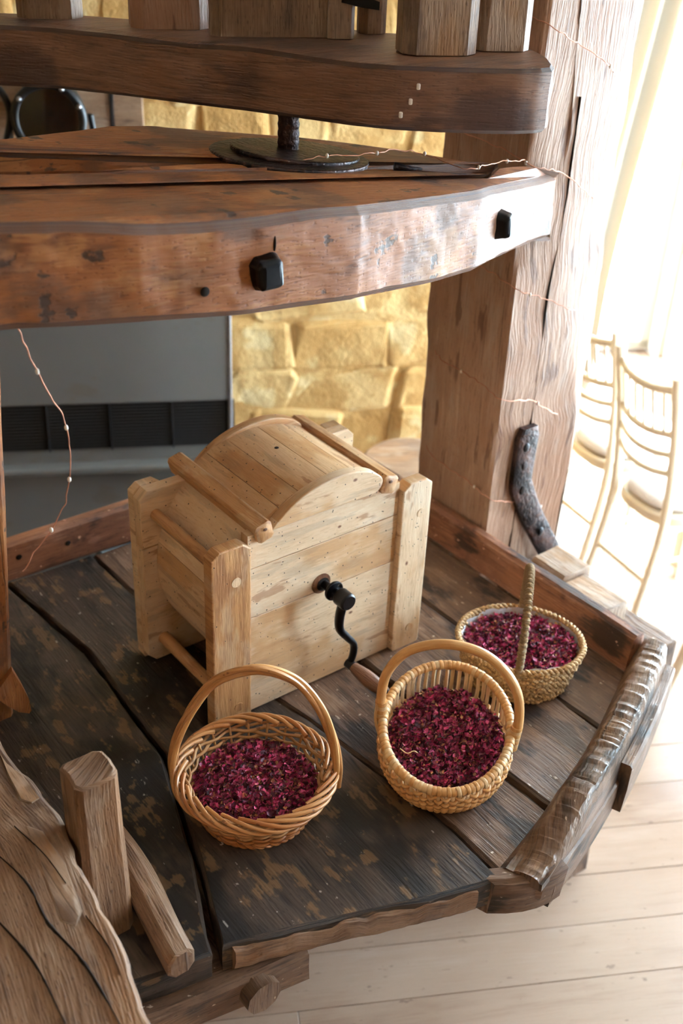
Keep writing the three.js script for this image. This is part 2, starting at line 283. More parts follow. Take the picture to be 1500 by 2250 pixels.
// round bar swept along a smooth path, radius may vary with t
function sweep(points, r, seg = 40, rad = 8, { closed = false, flat = 1, caps = true, straight = false } = {}) {
  const pv = points.map(V3); let curve;
  if (straight) { curve = new THREE.CurvePath(); for (let i = 1; i < pv.length; i++) curve.add(new THREE.LineCurve3(pv[i - 1], pv[i])); } else curve = pv.length === 2 ? new THREE.LineCurve3(pv[0], pv[1]) : new THREE.CatmullRomCurve3(pv, closed, 'centripetal');
  const fr = curve.computeFrenetFrames(seg, closed), pos = [], uv = [], idx = [], L = curve.getLength(), rf = typeof r === 'function' ? r : () => r;
  const avg = rf(0.5);
  for (let i = 0; i <= seg; i++) {
    const p = curve.getPointAt(i / seg), rr0 = rf(i / seg), N = fr.normals[i], B = fr.binormals[i];
    for (let k = 0; k <= rad; k++) { const th = k / rad * Math.PI * 2, c = Math.cos(th) * rr0, s2 = Math.sin(th) * rr0 * flat; pos.push(p.x + N.x * c + B.x * s2, p.y + N.y * c + B.y * s2, p.z + N.z * c + B.z * s2); uv.push(i / seg * L, k / rad * Math.PI * 2 * avg); }
  }
  for (let i = 0; i < seg; i++) for (let k = 0; k < rad; k++) { const a = i * (rad + 1) + k, b = a + rad + 1; idx.push(a, b, a + 1, a + 1, b, b + 1); }
  if (!closed && caps) for (const e of [0, seg]) { const p = curve.getPointAt(e / seg), b = pos.length / 3, r0 = rf(e / seg); pos.push(p.x, p.y, p.z); uv.push(0, 0); for (let k = 0; k <= rad; k++) { const a = (e * (rad + 1) + k) * 3, th = k / rad * Math.PI * 2; pos.push(pos[a], pos[a + 1], pos[a + 2]); uv.push(Math.cos(th) * r0, Math.sin(th) * r0); } for (let k = 0; k < rad; k++) e ? idx.push(b, b + 2 + k, b + 1 + k) : idx.push(b, b + 1 + k, b + 2 + k); }
  return build(pos, uv, idx, 'smooth');
}
function ext(shapePts, depth, { bevel = 0.0015, swap = false, holes = [], curve = 12 } = {}) { // plan in x, y; extruded along +z
  const sh = shapePts instanceof THREE.Shape ? shapePts : new THREE.Shape(shapePts.map((p) => new THREE.Vector2(p[0], p[1]))); for (const h of holes) sh.holes.push(h);
  const g = new THREE.ExtrudeGeometry(sh, { depth: depth - 2 * bevel, bevelThickness: bevel, bevelSize: bevel, bevelOffset: -bevel, bevelSegments: 2, curveSegments: curve });
  g.translate(0, 0, bevel); uvShift += 0.173; const uv = g.attributes.uv;
  for (let i = 0; i < uv.count; i++) { const x = uv.getX(i), y = uv.getY(i); uv.setXY(i, (swap ? y : x) + uvShift * 2.3, (swap ? x : y) + uvShift * 1.7); }
  return g;
}
const boxAt = (x0, x1, y0, y1, z0, z1, r = 0.004) => { const w = x1 - x0, h = y1 - y0, d = z1 - z0; const g = new RoundedBoxGeometry(w, h, d, 2, Math.min(r, w / 2.5, h / 2.5, d / 2.5)); boxUV(g, w >= h && w >= d ? 0 : h >= d ? 1 : 2); g.translate((x0 + x1) / 2, (y0 + y1) / 2, (z0 + z1) / 2); return g; };
function boxUV(g, axis) { const p = g.attributes.position, n = g.attributes.normal, uv = g.attributes.uv; uvShift += 0.219; const o = [0, 1, 2].filter((k) => k !== axis);
  for (let i = 0; i < p.count; i++) { const q = [p.getX(i), p.getY(i), p.getZ(i)], m = [n.getX(i), n.getY(i), n.getZ(i)].map(Math.abs); const v = m[o[0]] > m[o[1]] ? q[o[1]] + 0.3 : q[o[0]]; uv.setXY(i, q[axis] + uvShift * 2.1, v + uvShift * 3.3); } }

// ---------- the room ----------
const FLOOR_L = -2.4, FLOOR_R = 2.5, BACK = -4.9, FRONT = 2.4, JOG = 1.0, STONE_Z = -3.3, CEIL = 2.75;
{ // floor of long boards running along the room
  const f = struct('floor', boxAt(FLOOR_L - 0.3, FLOOR_R + 0.3, -0.16, -0.022, BACK - 0.3, FRONT + 0.3, 0.002), M.floor);
  const bw = 0.142, geos = [];
  for (let z = BACK; z < FRONT; z += bw) {
    let x = FLOOR_L - 0.1 - rr(0, 1.5); const near = z > -3.6 && z < 0.4;
    const add = (x0, x1) => { const g = boxAt(Math.max(x0, FLOOR_L - 0.1) + 0.0006, Math.min(x1, FLOOR_R + 0.1) - 0.0006, -0.022, rr(-0.0006, 0.0004), z + 0.0007, z + bw - 0.0007, 0.0012); if (near) part('board', g, M.floor, f); else geos.push(g); };
    while (x < FLOOR_R + 0.1) { const L = rr(2.2, 3.4); if (x + L > FLOOR_L - 0.05) add(x, x + L); x += L; }
  }
  part('boards', mergeGeometries(geos), M.floor, f, 'stuff');
}
struct('ceiling', boxAt(FLOOR_L - 0.3, FLOOR_R + 0.3, CEIL, CEIL + 0.2, BACK - 0.3, FRONT + 0.3), M.white);
struct('wall_left', boxAt(FLOOR_L - 0.3, FLOOR_L, -0.02, CEIL, BACK - 0.3, FRONT + 0.3), M.stoneDark);
struct('wall_front', boxAt(FLOOR_L, FLOOR_R + 0.3, -0.02, CEIL, FRONT, FRONT + 0.3), M.stoneDark);
{ // painted rubble-stone wall behind the press; ends in a jog behind the right post
  const w = struct('wall_back', boxAt(FLOOR_L, JOG, -0.02, CEIL, BACK - 0.3, STONE_Z - 0.009, 0.03), M.stone);
  let y = 0.05, row = 0; const rowsH = [0.17, 0.13, 0.2, 0.15, 0.18, 0.12, 0.19, 0.15, 0.2, 0.14, 0.17, 0.16, 0.18, 0.14, 0.2];
  for (const hh of rowsH) {
    if (y + hh > CEIL - 0.02) break;
    let x = FLOOR_L + 0.02 + (row % 2) * 0.06;
    while (x < JOG - 0.1) {
      const L = Math.min(rr(0.16, 0.36), JOG - 0.01 - x);
      if (x > -1.75) { // soft lumpy face stone under the limewash
        const s = Math.floor(rr(1, 900)), g = new RoundedBoxGeometry(L + 0.03, hh + 0.03, 0.1, 6, 0.04), p = g.attributes.position;
        for (let i = 0; i < p.count; i++) { const X = p.getX(i), Y = p.getY(i), Z = p.getZ(i); p.setXYZ(i, X + 0.03 * n3(Y * 9 + s, Z * 9, s, 2), Y + 0.03 * n3(X * 8 + s, Z * 9, s, 3), Z + (Z > 0 ? 0.016 * n3(X * 9 + s, Y * 10, s, 5) + 0.011 * n3(X * 26, Y * 26 + s, s, 6) + 0.005 * n3(X * 60, Y * 60 + s, s, 7) : 0)); }
        g.computeVertexNormals(); boxUV(g, 0); g.translate(x + L / 2, y + hh / 2, STONE_Z - 0.05 + rr(-0.01, 0.006)); part('stone', g, M.stone, w);
      }
      x += L;
    }
    y += hh; row++;
  }
}
{ // window wall of the bay on the right, with a tall glazed opening
  const X0 = 1.15, X1 = 2.47, H = 2.45;
  const w = struct('wall_bay', mergeGeometries([boxAt(JOG, X0, -0.02, CEIL, BACK - 0.3, BACK), boxAt(X1, FLOOR_R + 0.3, -0.02, CEIL, BACK - 0.3, BACK), boxAt(X0, X1, H, CEIL, BACK - 0.3, BACK)]), M.white);
  w.userData.kind = 'structure';
  const win = struct('window_1', mergeGeometries([boxAt(X0, X0 + 0.05, 0, H, BACK - 0.2, BACK - 0.12), boxAt(X1 - 0.05, X1, 0, H, BACK - 0.2, BACK - 0.12), boxAt(X0, X1, H - 0.06, H, BACK - 0.2, BACK - 0.12), boxAt(X0, X1, -0.01, 0.04, BACK - 0.2, BACK - 0.12)]), M.white);
  part('pane', boxAt(X0 + 0.05, X1 - 0.05, 0.04, H - 0.06, BACK - 0.162, BACK - 0.156, 0.001), M.glass, win);
}
{ // right wall with two glazed openings onto the terrace
  const H = 2.3, spans = [[-4.15, -2.0], [-1.1, -0.75]];
  const solid = [[BACK, spans[0][0]], [spans[0][1], spans[1][0]], [spans[1][1], FRONT]].map(([z0, z1]) => boxAt(FLOOR_R, FLOOR_R + 0.3, -0.02, CEIL, z0, z1));
  spans.forEach(([z0, z1]) => solid.push(boxAt(FLOOR_R, FLOOR_R + 0.3, H, CEIL, z0, z1)));
  struct('wall_right', mergeGeometries(solid), M.white);
  spans.forEach(([Z0, Z1], k) => {
    const bars = [], nz = k ? 1 : 2;
    for (let i = 0; i <= nz; i++) { const z = Z0 + (Z1 - Z0) * i / nz; bars.push(boxAt(FLOOR_R + 0.1, FLOOR_R + 0.18, 0, H, Math.max(Z0, z - 0.035), Math.min(Z1, z + 0.035))); }
    bars.push(boxAt(FLOOR_R + 0.1, FLOOR_R + 0.18, -0.01, 0.05, Z0, Z1), boxAt(FLOOR_R + 0.1, FLOOR_R + 0.18, H - 0.06, H, Z0, Z1));
    const win = struct('window_' + (k + 2), mergeGeometries(bars), M.white);
    for (let i = 0; i < nz; i++) part('pane', boxAt(FLOOR_R + 0.138, FLOOR_R + 0.144, 0.05, H - 0.06, Z0 + (Z1 - Z0) * i / nz + 0.035, Z0 + (Z1 - Z0) * (i + 1) / nz - 0.035, 0.001), M.glass, win);
  });
}
struct('terrace', boxAt(-9, 14, -0.3, -0.17, -14, 6), M.paving);
FILL_PANELS.forEach(([x, y, z, w, d], i) => { // glowing panels added under the ceiling as fill, out of view
  const t = inRoom('fill_panel', i ? 'added warm fill panel above the left side of the hall' : 'added warm fill panel above the right side of the hall', 'lamp', x, y, z);
  part('frame', boxAt(x - w / 2 - 0.03, x + w / 2 + 0.03, y + 0.012, CEIL, z - d / 2 - 0.03, z + d / 2 + 0.03, 0.01), M.white, t);
  part('diffuser', boxAt(x - w / 2, x + w / 2, y, y + 0.02, z - d / 2, z + d / 2, 0.006), M.fillGlow, t);
  const L = new THREE.RectAreaLight(0xffe0c0, FILL_POWER, w, d); L.position.copy(RT(x, y - 0.012, z)); L.rotation.set(-Math.PI / 2, 0, 0); L.rotation.z = PHI; scene.add(L);
});

// ---------- press timbers ----------
{ // right-hand post
  const g = press('press_post', 'massive weathered upright oak post behind the tray, with a lit bluish corner', 'post', 0.9, -0.8, -0.25);
  const rings = [];
  for (let i = 0; i <= 90; i++) {
    const h = -0.825 + 2.66 * i / 90, f = step(0.3, 0.62, h), ar = 1.07 - 0.02 * step(0.35, 0.8, h), a0 = 0.781 - 0.008 * Math.sin(h * 2), al = 1.02 - f * (0.09 + 0.07 * Math.min(1, Math.max(0, h - 0.5))), bl = -0.135 - f * 0.022 - (1 - f) * 0.03, w = 0.004 * n3(h * 3, 1, 2, 4);
    const sec = [[a0 + 0.006, -0.135], [a0, -0.141], [a0, -0.2], [a0, -0.26], [a0, -0.31], [a0, -0.36], [a0 + 0.006, -0.37], [0.85, -0.37], [0.94, -0.37], [ar - 0.01, -0.37], [ar, -0.36], [ar + 0.002, -0.28], [ar, bl - 0.004], [ar - 0.004, bl], [(al + ar) / 2, (bl - 0.135) / 2 + 0.002], [al, -0.135 + w], [al - 0.03, -0.134], [0.87, -0.135], [0.82, -0.135]];
    rings.push(sec.map(([a, b], k) => { const q = 0.0035 * n3(a * 40 + k, h * 5, b * 40, 8) + 0.003 * n3(h * 14, k * 0.7, 1, 9); return [a + (a < 0.85 ? -q : q), h, b + (b > -0.2 ? q : -q)]; }));
  }
  const pg = loft(rings, { crease: 0.5 }); part('post_body', pg, M.post, g);
  part('crack', loft([0, 1, 2, 3, 4, 5, 6].map((i) => { const h = 0.98 - i * 0.075 * 2.4, a = 0.885 - i * 0.003 + 0.006 * Math.sin(i * 2), w = [0.0006, 0.0025, 0.004, 0.003, 0.0035, 0.002, 0.0005][i]; return [[a - w, h, -0.134], [a, h, -0.1305], [a + w, h, -0.134], [a, h, -0.15]]; })), M.hole, g);
  part('mortise', loft([0, 1, 2, 3, 4, 5].map((i) => { const h = -0.16 + i * 0.085, w = [0.012, 0.013, 0.015, 0.012, 0.006, 0.001][i], a = 1.035 + i * 0.003; return [[a - w, h, -0.16], [a, h, -0.145], [a + w, h, -0.158], [a, h, -0.2]]; })), M.hole, g);
}
// left-hand slim upright board at the tray edge
{
  const g = press('upright_board', 'leaning rough brown board at the left edge of the picture', 'board', -0.37, 0, -0.27);
  const geo = timber(0.9, 0.03, 0.13, { seg: 30, amp: 0.004, s: 44, fn: ([x, y, z]) => [-0.331 + x * 0.08 + z, x, -0.27 + y] });
  part('plank', geo, M.beam, g);
  part('splinter', loft([[0, 1], [0.4, 0.8], [0.75, 0.55], [1, 0.12]].map(([t, w]) => { const a = -0.285 + t * 0.04, h = 0.095 - t * 0.085, b = -0.235; return [[a - 0.022 * w, h - 0.02 * w, b], [a + 0.022 * w, h + 0.02 * w, b], [a + 0.018 * w, h + 0.02 * w, b + 0.012], [a - 0.02 * w, h - 0.02 * w, b + 0.012]]; })), M.beam, g);
}
const table = (rows) => (x) => { if (x <= rows[0][0]) return rows[0][1]; for (let i = 1; i < rows.length; i++) if (x <= rows[i][0]) { const [p, q] = rows[i - 1], [r, s] = rows[i]; return q + (s - q) * (x - p) / (r - p); } return rows[rows.length - 1][1]; };
const midTop = table([[-1.2, 1.06], [-0.3, 0.988], [-0.08, 0.965], [0.19, 0.94], [0.5, 0.9], [0.62, 0.876], [0.84, 0.826]]), midBot = table([[-1.2, 0.9], [-0.3, 0.85], [-0.08, 0.827], [0.2, 0.8], [0.5, 0.763], [0.65, 0.745], [0.84, 0.724]]);
const backTop = table([[-1.2, 1.06], [-0.3, 0.98], [0.1, 0.936], [0.3, 0.909], [0.5, 0.897], [0.7, 0.882], [0.84, 0.87]]);
{ // lower press beam: front slab with hewn facets towards the window
  const front = [[-1.15, 0.02], [-0.6, 0.03], [-0.3, 0.07], [-0.15, 0.098], [0.0, 0.108], [0.19, 0.105], [0.205, 0.1], [0.35, 0.065], [0.495, 0.03], [0.506, 0.026], [0.6, -0.022], [0.7, -0.067], [0.79, -0.105], [0.838, -0.122], [0.848, -0.131]];
  const seam = [[0.838, -0.1325], [0.742, -0.1315], [0.66, -0.115], [0.59, -0.07], [0.37, -0.15], [0.16, -0.19], [-0.2, -0.155], [-0.6, -0.15], [-1.15, -0.15]];
  const g = press('lower_press_beam', 'thick lower oak press beam of two hewn slabs with large square nail heads', 'beam', -0.2, 0.83, -0.1);
  part('front_slab', slab([...front, ...seam.map(([a, b]) => [a, b + 0.004])], (a, b) => midTop(a) + (backTop(a) - midTop(a)) * step(0, -0.1, b - (0.03 - 0.3 * (a - 0.5))) + 0.003 * n3(a * 9, b * 9, 1, 3), (a) => midBot(a) + 0.003 * n3(a * 8, 0, 4, 5), { stepLen: 0.008, amp: 0.0026, ch: 0.011, rows: 16, s: 5, freq: 26, crease: 0.45 }), M.beam, g);
  const back = [[-1.15, -0.5], [-0.5, -0.42], [-0.12, -0.37], [0.015, -0.425], [0.1, -0.47], [0.2, -0.49], [0.31, -0.455], [0.43, -0.38], [0.575, -0.25], [0.65, -0.13], [0.66, -0.117]];
  part('back_slab', slab([...seam.slice(2).reverse(), ...back], (a, b) => backTop(a) + 0.006 + 0.004 * n3(a * 7, b * 7, 2, 13), (a) => backTop(a) - 0.13, { stepLen: 0.02, amp: 0.006, ch: 0.014, rows: 5, s: 15 }), M.beam, g);
  for (const [a, h, b, w, hh, turn] of [[0.03, 0.876, 0.107, 0.046, 0.05, -0.05], [0.59, 0.822, -0.014, 0.036, 0.05, 0.5]]) {
    const geo = new RoundedBoxGeometry(w, hh, 0.036, 3, 0.011), p = geo.attributes.position;
    for (let i = 0; i < p.count; i++) { const k = p.getZ(i) > 0 ? 0.86 : 1; p.setXYZ(i, p.getX(i) * k + 0.002 * n3(p.getX(i) * 90, p.getY(i) * 90, 3), p.getY(i) * k + 0.002 * n3(p.getY(i) * 90, p.getZ(i) * 90, 5), p.getZ(i) + 0.0015 * n3(p.getX(i) * 120, p.getY(i) * 120, 8)); }
    geo.computeVertexNormals(); geo.rotateY(turn); geo.rotateZ(0.06); geo.translate(a, h, b + 0.004); part('nail_head', geo, M.ironDark, g);
  }
  for (const [a, h, w, hh] of [[-0.062, 0.866, 0.014, 0.013], [0.045, 0.912, 0.004, 0.022]]) { const s = new THREE.SphereGeometry(1, 12, 8); s.scale(w / 2, hh / 2, 0.003); s.translate(a, h, 0.1085); part('hole', s, M.hole, g); }
}
{ // iron washer plate and rod between the beams
  const g = press('iron_plate', 'dark round iron plate lying on the lower beam', 'plate', 0.31, 0.92, -0.25);
  const th = 0.009, sh = new THREE.Shape(); sh.absellipse(0, 0, 0.135, 0.12, 0, Math.PI * 2); const geo = ext(sh, th, { bevel: 0.003, curve: 40 }); geo.rotateX(-Math.PI / 2); geo.rotateZ(-0.1); geo.translate(0.3, 0.9175, -0.22); part('plate', geo, M.iron, g);
  const s2 = new THREE.Shape(); s2.absellipse(0, 0, 0.112, 0.095, 0, Math.PI * 2); const g2 = ext(s2, 0.008, { bevel: 0.003, curve: 40 }); g2.rotateX(-Math.PI / 2); g2.rotateZ(-0.12); g2.translate(0.315, 0.922, -0.225); part('upper_plate', g2, M.iron, g);
  const r = press('iron_rod', 'short dark iron rod standing on the round plate between the beams', 'rod', 0.31, 0.94, -0.24);
  part('rod', sweep([[0.31, 0.922, -0.238], [0.31, 0.96, -0.238], [0.31, 0.99, -0.238]], (t) => 0.0175 + 0.0008 * Math.sin(t * 30), 16, 20), M.iron, r);
  const n = press('rusty_nail', 'bent rusty nail lying on the lower beam right of the iron plate', 'nail', 0.45, 0.91, -0.1);
  part('nail', sweep([[0.425, 0.917, -0.105], [0.44, 0.915, -0.095], [0.47, 0.911, -0.087]], (t) => 0.007 * (1 - 0.75 * t), 10, 8), M.iron, n);
}
const UP = 1.082;
{ // upper press board
  const g = press('upper_press_board', 'dark curved upper press board carrying the cage bars, its right end lit blue', 'board', 0.4, 1.0, -0.3);
  const o = [[-0.25, -0.78], [-0.06, -0.65], [0.0, -0.6], [0.06, -0.548], [0.107, -0.485], [0.15, -0.42], [0.192, -0.35], [0.244, -0.272], [0.29, -0.19], [0.335, -0.108], [0.375, -0.055], [0.43, -0.008], [0.485, 0.03], [0.528, 0.055], [0.56, 0.066], [0.582, 0.066], [0.6, 0.052], [0.63, 0.015], [0.662, -0.035], [0.69, -0.08], [0.69, -0.13], [0.66, -0.2], [0.62, -0.27], [0.56, -0.315], [0.45, -0.43], [0.33, -0.52], [0.23, -0.585], [0.16, -0.655], [0.02, -0.75], [-0.2, -0.9]];
  part('board', slab(o, (a, b) => UP + 0.003 * n3(a * 8, b * 8, 3, 4), UP - 0.094, { stepLen: 0.01, amp: 0.003, ch: 0.006, rows: 10, s: 25 }), M.oiled, g);
  for (const [a, h, b] of [[0.4, UP - 0.028, -0.0315], [0.392, UP - 0.05, -0.038], [0.382, UP - 0.07, -0.047]]) { const s = new RoundedBoxGeometry(0.006, 0.009, 0.006, 2, 0.002); s.rotateY(-0.7); s.translate(a, h, b); part('staple', s, M.bead, g); }
}
{ // bars of the press cage standing on the upper board: left and right foot of the near face, depth, material, label
  const bars = [
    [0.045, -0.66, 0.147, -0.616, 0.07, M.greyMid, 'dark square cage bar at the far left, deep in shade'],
    [0.172, -0.492, 0.293, -0.439, 0.08, M.post, 'broad orange-brown cage bar second from the left'],
    [0.439, -0.114, 0.549, -0.062, 0.08, M.grey, 'thick cage bar with a bright rounded right edge, nearest of the bars'],
    [0.576, -0.095, 0.66, -0.056, 0.05, M.grey, 'cage bar between the thickest bar and the big post'],
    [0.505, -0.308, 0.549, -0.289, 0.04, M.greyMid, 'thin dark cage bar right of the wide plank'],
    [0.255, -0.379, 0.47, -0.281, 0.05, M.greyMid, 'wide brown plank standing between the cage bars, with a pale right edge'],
  ];
  bars.forEach(([a0, b0, a1, b1, d, m, label], i) => {
    const w = Math.hypot(a1 - a0, b1 - b0), dx = (a1 - a0) / w, dz = (b1 - b0) / w, q = [dz, -dx];
    const g = press(i === 5 ? 'cage_plank' : 'cage_bar', label, i === 5 ? 'plank' : 'bar', (a0 + a1) / 2 + q[0] * d / 2, UP, (b0 + b1) / 2 + q[1] * d / 2, 'upright bars of the press cage');
    part('bar', timber(0.75, w, d, { seg: 20, amp: 0.0022, ch: Math.min(0.02, d / 3.2), s: 60 + i, fn: ([x, y, z]) => { const k = d / 2 - z; return [a0 + dx * y + q[0] * k, UP + 0.001 + x, b0 + dz * y + q[1] * k]; } }), m, g);
    if (i === 5) part('pale_edge', timber(0.75, 0.044, 0.02, { seg: 16, amp: 0.0015, s: 80, fn: ([x, y, z]) => [a0 + dx * (w - 0.046 + y) - q[0] * (0.004 + z), UP + 0.001 + x, b0 + dz * (w - 0.046 + y) - q[1] * (0.004 + z)] }), M.worn, g);
  });
  const g2 = press('iron_spike', 'short black iron spike driven into the wide cage plank', 'spike', 0.46, 1.15, -0.28);
  part('spike', loft([[0, 1], [0.5, 1], [1, 0.7]].map(([t, k]) => { const a = 0.44 + t * 0.05, b = -0.278 + t * 0.03, h = 1.147 - t * 0.012; return [[a, h - 0.009 * k, b - 0.006], [a, h + 0.009 * k, b - 0.006], [a, h + 0.009 * k, b + 0.006], [a, h - 0.009 * k, b + 0.006]]; })), M.ironDark, g2);
}

// ---------- the tray ----------
{
  const g = press('press_tray', 'large dark oak cider-press tray of worn planks with a raised rim', 'tray', 0.2, -0.8, -0.1);
  const seam1 = [[-0.115, -0.635], [-0.08, -0.33], [-0.1, 0], [-0.174, 0.226], [-0.215, 0.33], [-0.235, 0.386]];
  const boards = [
    [[-0.62, -0.635], ...seam1.map(([a, b]) => [a - 0.004 - 0.004 * step(0.2, 0.35, b), b]), [-0.3, 0.378], [-0.374, 0.36], [-0.374, -0.25], [-0.62, -0.25]],
    [...seam1.map(([a, b]) => [a + 0.003 + 0.005 * step(0.1, 0.3, b), b]), [-0.1, 0.43], [0.05, 0.487], [0.153, 0.522], [0.19, 0.532], [0.196, 0.41], [0.17, 0.17], [0.155, 0.06], [0.09, -0.3], [0.078, -0.635]].map((p) => p),
    [[0.083, -0.635], [0.095, -0.3], [0.16, 0.06], [0.176, 0.17], [0.203, 0.41], [0.2, 0.545], [0.245, 0.575], [0.3, 0.53], [0.358, 0.485], [0.35, 0.37], [0.34, 0], [0.33, -0.635]],
    [[0.336, -0.635], [0.346, 0], [0.36, 0.37], [0.366, 0.482], [0.47, 0.446], [0.577, 0.404], [0.575, 0.28], [0.57, -0.635]],
    [[0.575, -0.635], [0.58, 0.28], [0.585, 0.4], [0.745, 0.334], [0.741, -0.635]],
  ];
  boards.forEach((o, i) => part('plank', slab(o, (a, b) => [0, 0.001, -0.004, 0.002, -0.001][i] + 0.0015 * n3(a * 7, b * 5, i, 30 + i), i < 2 ? -0.058 : -0.05, { stepLen: 0.014, amp: 0.0032, ch: 0.005, rows: 4, s: 40 + i, swap: true }), i < 2 ? M.bedDark : M.bed, g));
  part('back_rim', timber(1.42, 0.088, 0.036, { seg: 60, amp: 0.0035, s: 51, fn: ([x, y, z]) => [-0.62 + x, -0.003 + y, -0.651 + z - y * 0.12] }), M.bedRed, g);
  part('right_rim', timber(0.972, 0.088, 0.034, { seg: 60, amp: 0.003, s: 52, fn: ([x, y, z]) => [0.757 + z + y * 0.08, -0.003 + y, -0.66 + x] }), M.bedRed, g);
  // worn slanting rim on the near right, falling away towards the front corner
  const rimAt = (t, o, h) => [0.772 - 0.56 * t + 0.37 * o, h, 0.318 + 0.215 * t + 0.02 * Math.sin(t * 3.1) + 0.93 * o];
  const rim = []; for (let i = 0; i <= 170; i++) {
    const t = i / 170, chip = 0.0018 * Math.max(0, n3(i * 0.42, 1, 2, 3)) + 0.001 * n3(i * 1.3, 4, 2, 4), wob = 0.0018 * n3(i * 0.33, 4, 5, 6), w2 = 0.0016 * n3(i * 0.5, 9, 5, 7);
    const hh = 0.08 - 0.014 * t - 0.058 * step(0.7, 0.97, t) - chip;
    rim.push([rimAt(t, -0.022, -0.004), rimAt(t, -0.012 + wob * 0.4, hh * 0.5), rimAt(t, 0.0 + wob, hh - 0.005), rimAt(t, 0.006 + wob, hh), rimAt(t, 0.018, hh + 0.002 - chip * 0.6), rimAt(t, 0.03, hh + 0.0025 + w2), rimAt(t, 0.041 + w2, hh), rimAt(t, 0.046 + w2 * 0.5, hh - 0.008), rimAt(t, 0.05, hh * 0.4), rimAt(t, 0.05, -0.012), rimAt(t, 0.02, -0.012)]);
  }
  part('worn_rim', loft(rim, { crease: 0.7 }), M.rimWet, g);
  const lath = (t0, t1, o0, o1, h0, h1, s) => { const r = []; for (let i = 0; i <= 40; i++) { const t = t0 + (t1 - t0) * i / 40, q = 0.002 * n3(i * 0.4, s, 3, 5), k = step(0.75, 1, t); r.push([rimAt(t, o0, h0 + (h1 - h0) * k * 0.0), rimAt(t, o0, h1), rimAt(t, o1 - 0.004, h1 + q), rimAt(t, o1 + q, h1 - 0.005), rimAt(t, o1 + q, (h0 + h1) / 2), rimAt(t, o1 - 0.003, h0)]); } return loft(r, { crease: 0.6 }); };
  part('fascia_board', lath(0, 0.93, 0.03, 0.054, -0.085, -0.006, 3), M.bed, g);
  part('outer_lath', lath(0.0, 0.5, 0.05, 0.07, -0.075, 0.035, 9), M.bed, g);
  part('front_corner', loft([0, 1, 2, 3, 4, 5].map((i) => { const t = i / 5, p = [0.29 - 0.12 * t, 0.564 + 0.012 * t - 0.055 * t * t]; return [[p[0] - 0.012, 0.0, p[1] - 0.035], [p[0], 0.008 - 0.006 * t, p[1]], [p[0] + 0.006, -0.004, p[1] + 0.012], [p[0] + 0.003, -0.072, p[1] + 0.008], [p[0] - 0.012, -0.07, p[1] - 0.03]]; })), M.bed, g);
  part('worn_front_edge', loft(Array.from({ length: 60 }, (_, i) => { const t = i / 59, a = -0.212 + 0.362 * t, p = [[-0.212, 0.394], [-0.1, 0.43], [0.05, 0.487], [0.153, 0.522]], k = a < -0.1 ? 0 : a < 0.05 ? 1 : 2, f = (a - p[k][0]) / (p[k + 1][0] - p[k][0]), b = p[k][1] + (p[k + 1][1] - p[k][1]) * f, w = 0.0018 * n3(i * 0.5, 2, 7), top = -0.008 + 0.006 * n3(i * 0.35, 5, 2); return [[a, top, b - 0.004], [a, top - 0.004, b + 0.004 + w], [a, -0.03, b + 0.005 + w], [a, -0.05, b + 0.003 - w], [a, -0.058, b - 0.005]]; }), { crease: 0.6 }), M.greyMid, g);
  part('under_board', boxAt(-0.34, -0.08, -0.085, -0.062, -0.3, 0.36, 0.004), M.bed, g);
  for (const [a, b, w] of [[0.65, -0.3, 0.1], [-0.3, -0.5, 0.1], [0.6, -0.55, 0.1], [-0.28, -0.05, 0.1]]) part('leg', timber(0.77, w, w, { seg: 8, s: a * 90, fn: ([x, y, z]) => [a + y - w / 2, -0.825 + x, b + z] }), M.bed, g);
  for (const b of [-0.42, -0.04]) part('bearer', timber(1.12, 0.11, 0.1, { seg: 16, s: b * 77 + 90, fn: ([x, y, z]) => [-0.37 + x, -0.162 + y, b + z] }), M.bed, g);
  part('front_bearer', timber(0.52, 0.07, 0.06, { seg: 16, s: 84, fn: ([x, y, z]) => [-0.62 + x, -0.132 + y, 0.31 + z + 0.09 * (x / 0.52)] }), M.bed, g);
  part('knob', sweep([[-0.185, -0.095, 0.375], [-0.185, -0.095, 0.435]], 0.03, 6, 9), M.bed, g);
  for (const [x, y] of [[-0.42, 0.05], [-0.3, 0.032], [-0.17, 0.055], [-0.08, 0.05], [0.03, 0.045], [-0.52, 0.04]]) { const s = new THREE.SphereGeometry(1, 10, 8); s.scale(0.007, 0.006, 0.0025); s.translate(x, y, -0.633 - y * 0.12); part('nail_hole', s, M.hole, g); }
}
{ // sill under the post and the two chocks beside the tray
  const s = press('press_sill', 'heavy timber sill carrying the post beside the tray', 'timber', 0.9, -0.5, -0.1);
  part('sill', timber(1.1, 0.2, 0.14, { seg: 24, s: 91, fn: ([x, y, z]) => [0.9 + z + 0.01, -0.25 + y, -0.13 + x * 0.36] }), M.bed, s);
  part('sill_leg', timber(0.6, 0.12, 0.12, { seg: 6, s: 92, fn: ([x, y, z]) => [0.85 + y, -0.825 + x, 0.12 + z] }), M.bed, s);
  for (const [a0, a1, b0, b1, top, label] of [[0.83, 0.92, -0.035, 0.058, 0.045, 'grey weathered wood block by the foot of the iron strap'], [0.818, 0.9, 0.065, 0.18, 0.036, 'grey wood block with a pink end grain, nearer the tray corner']]) {
    const g = press('wood_block', label, 'block', (a0 + a1) / 2, -0.05, (b0 + b1) / 2, 'grey blocks beside the tray');
    part('block', timber(b1 - b0, top + 0.05, a1 - a0, { seg: 10, s: a0 * 99, ch: 0.009, fn: ([x, y, z]) => [(a0 + a1) / 2 + z, -0.05 + y, b0 + x] }), M.block, g);
  }
}
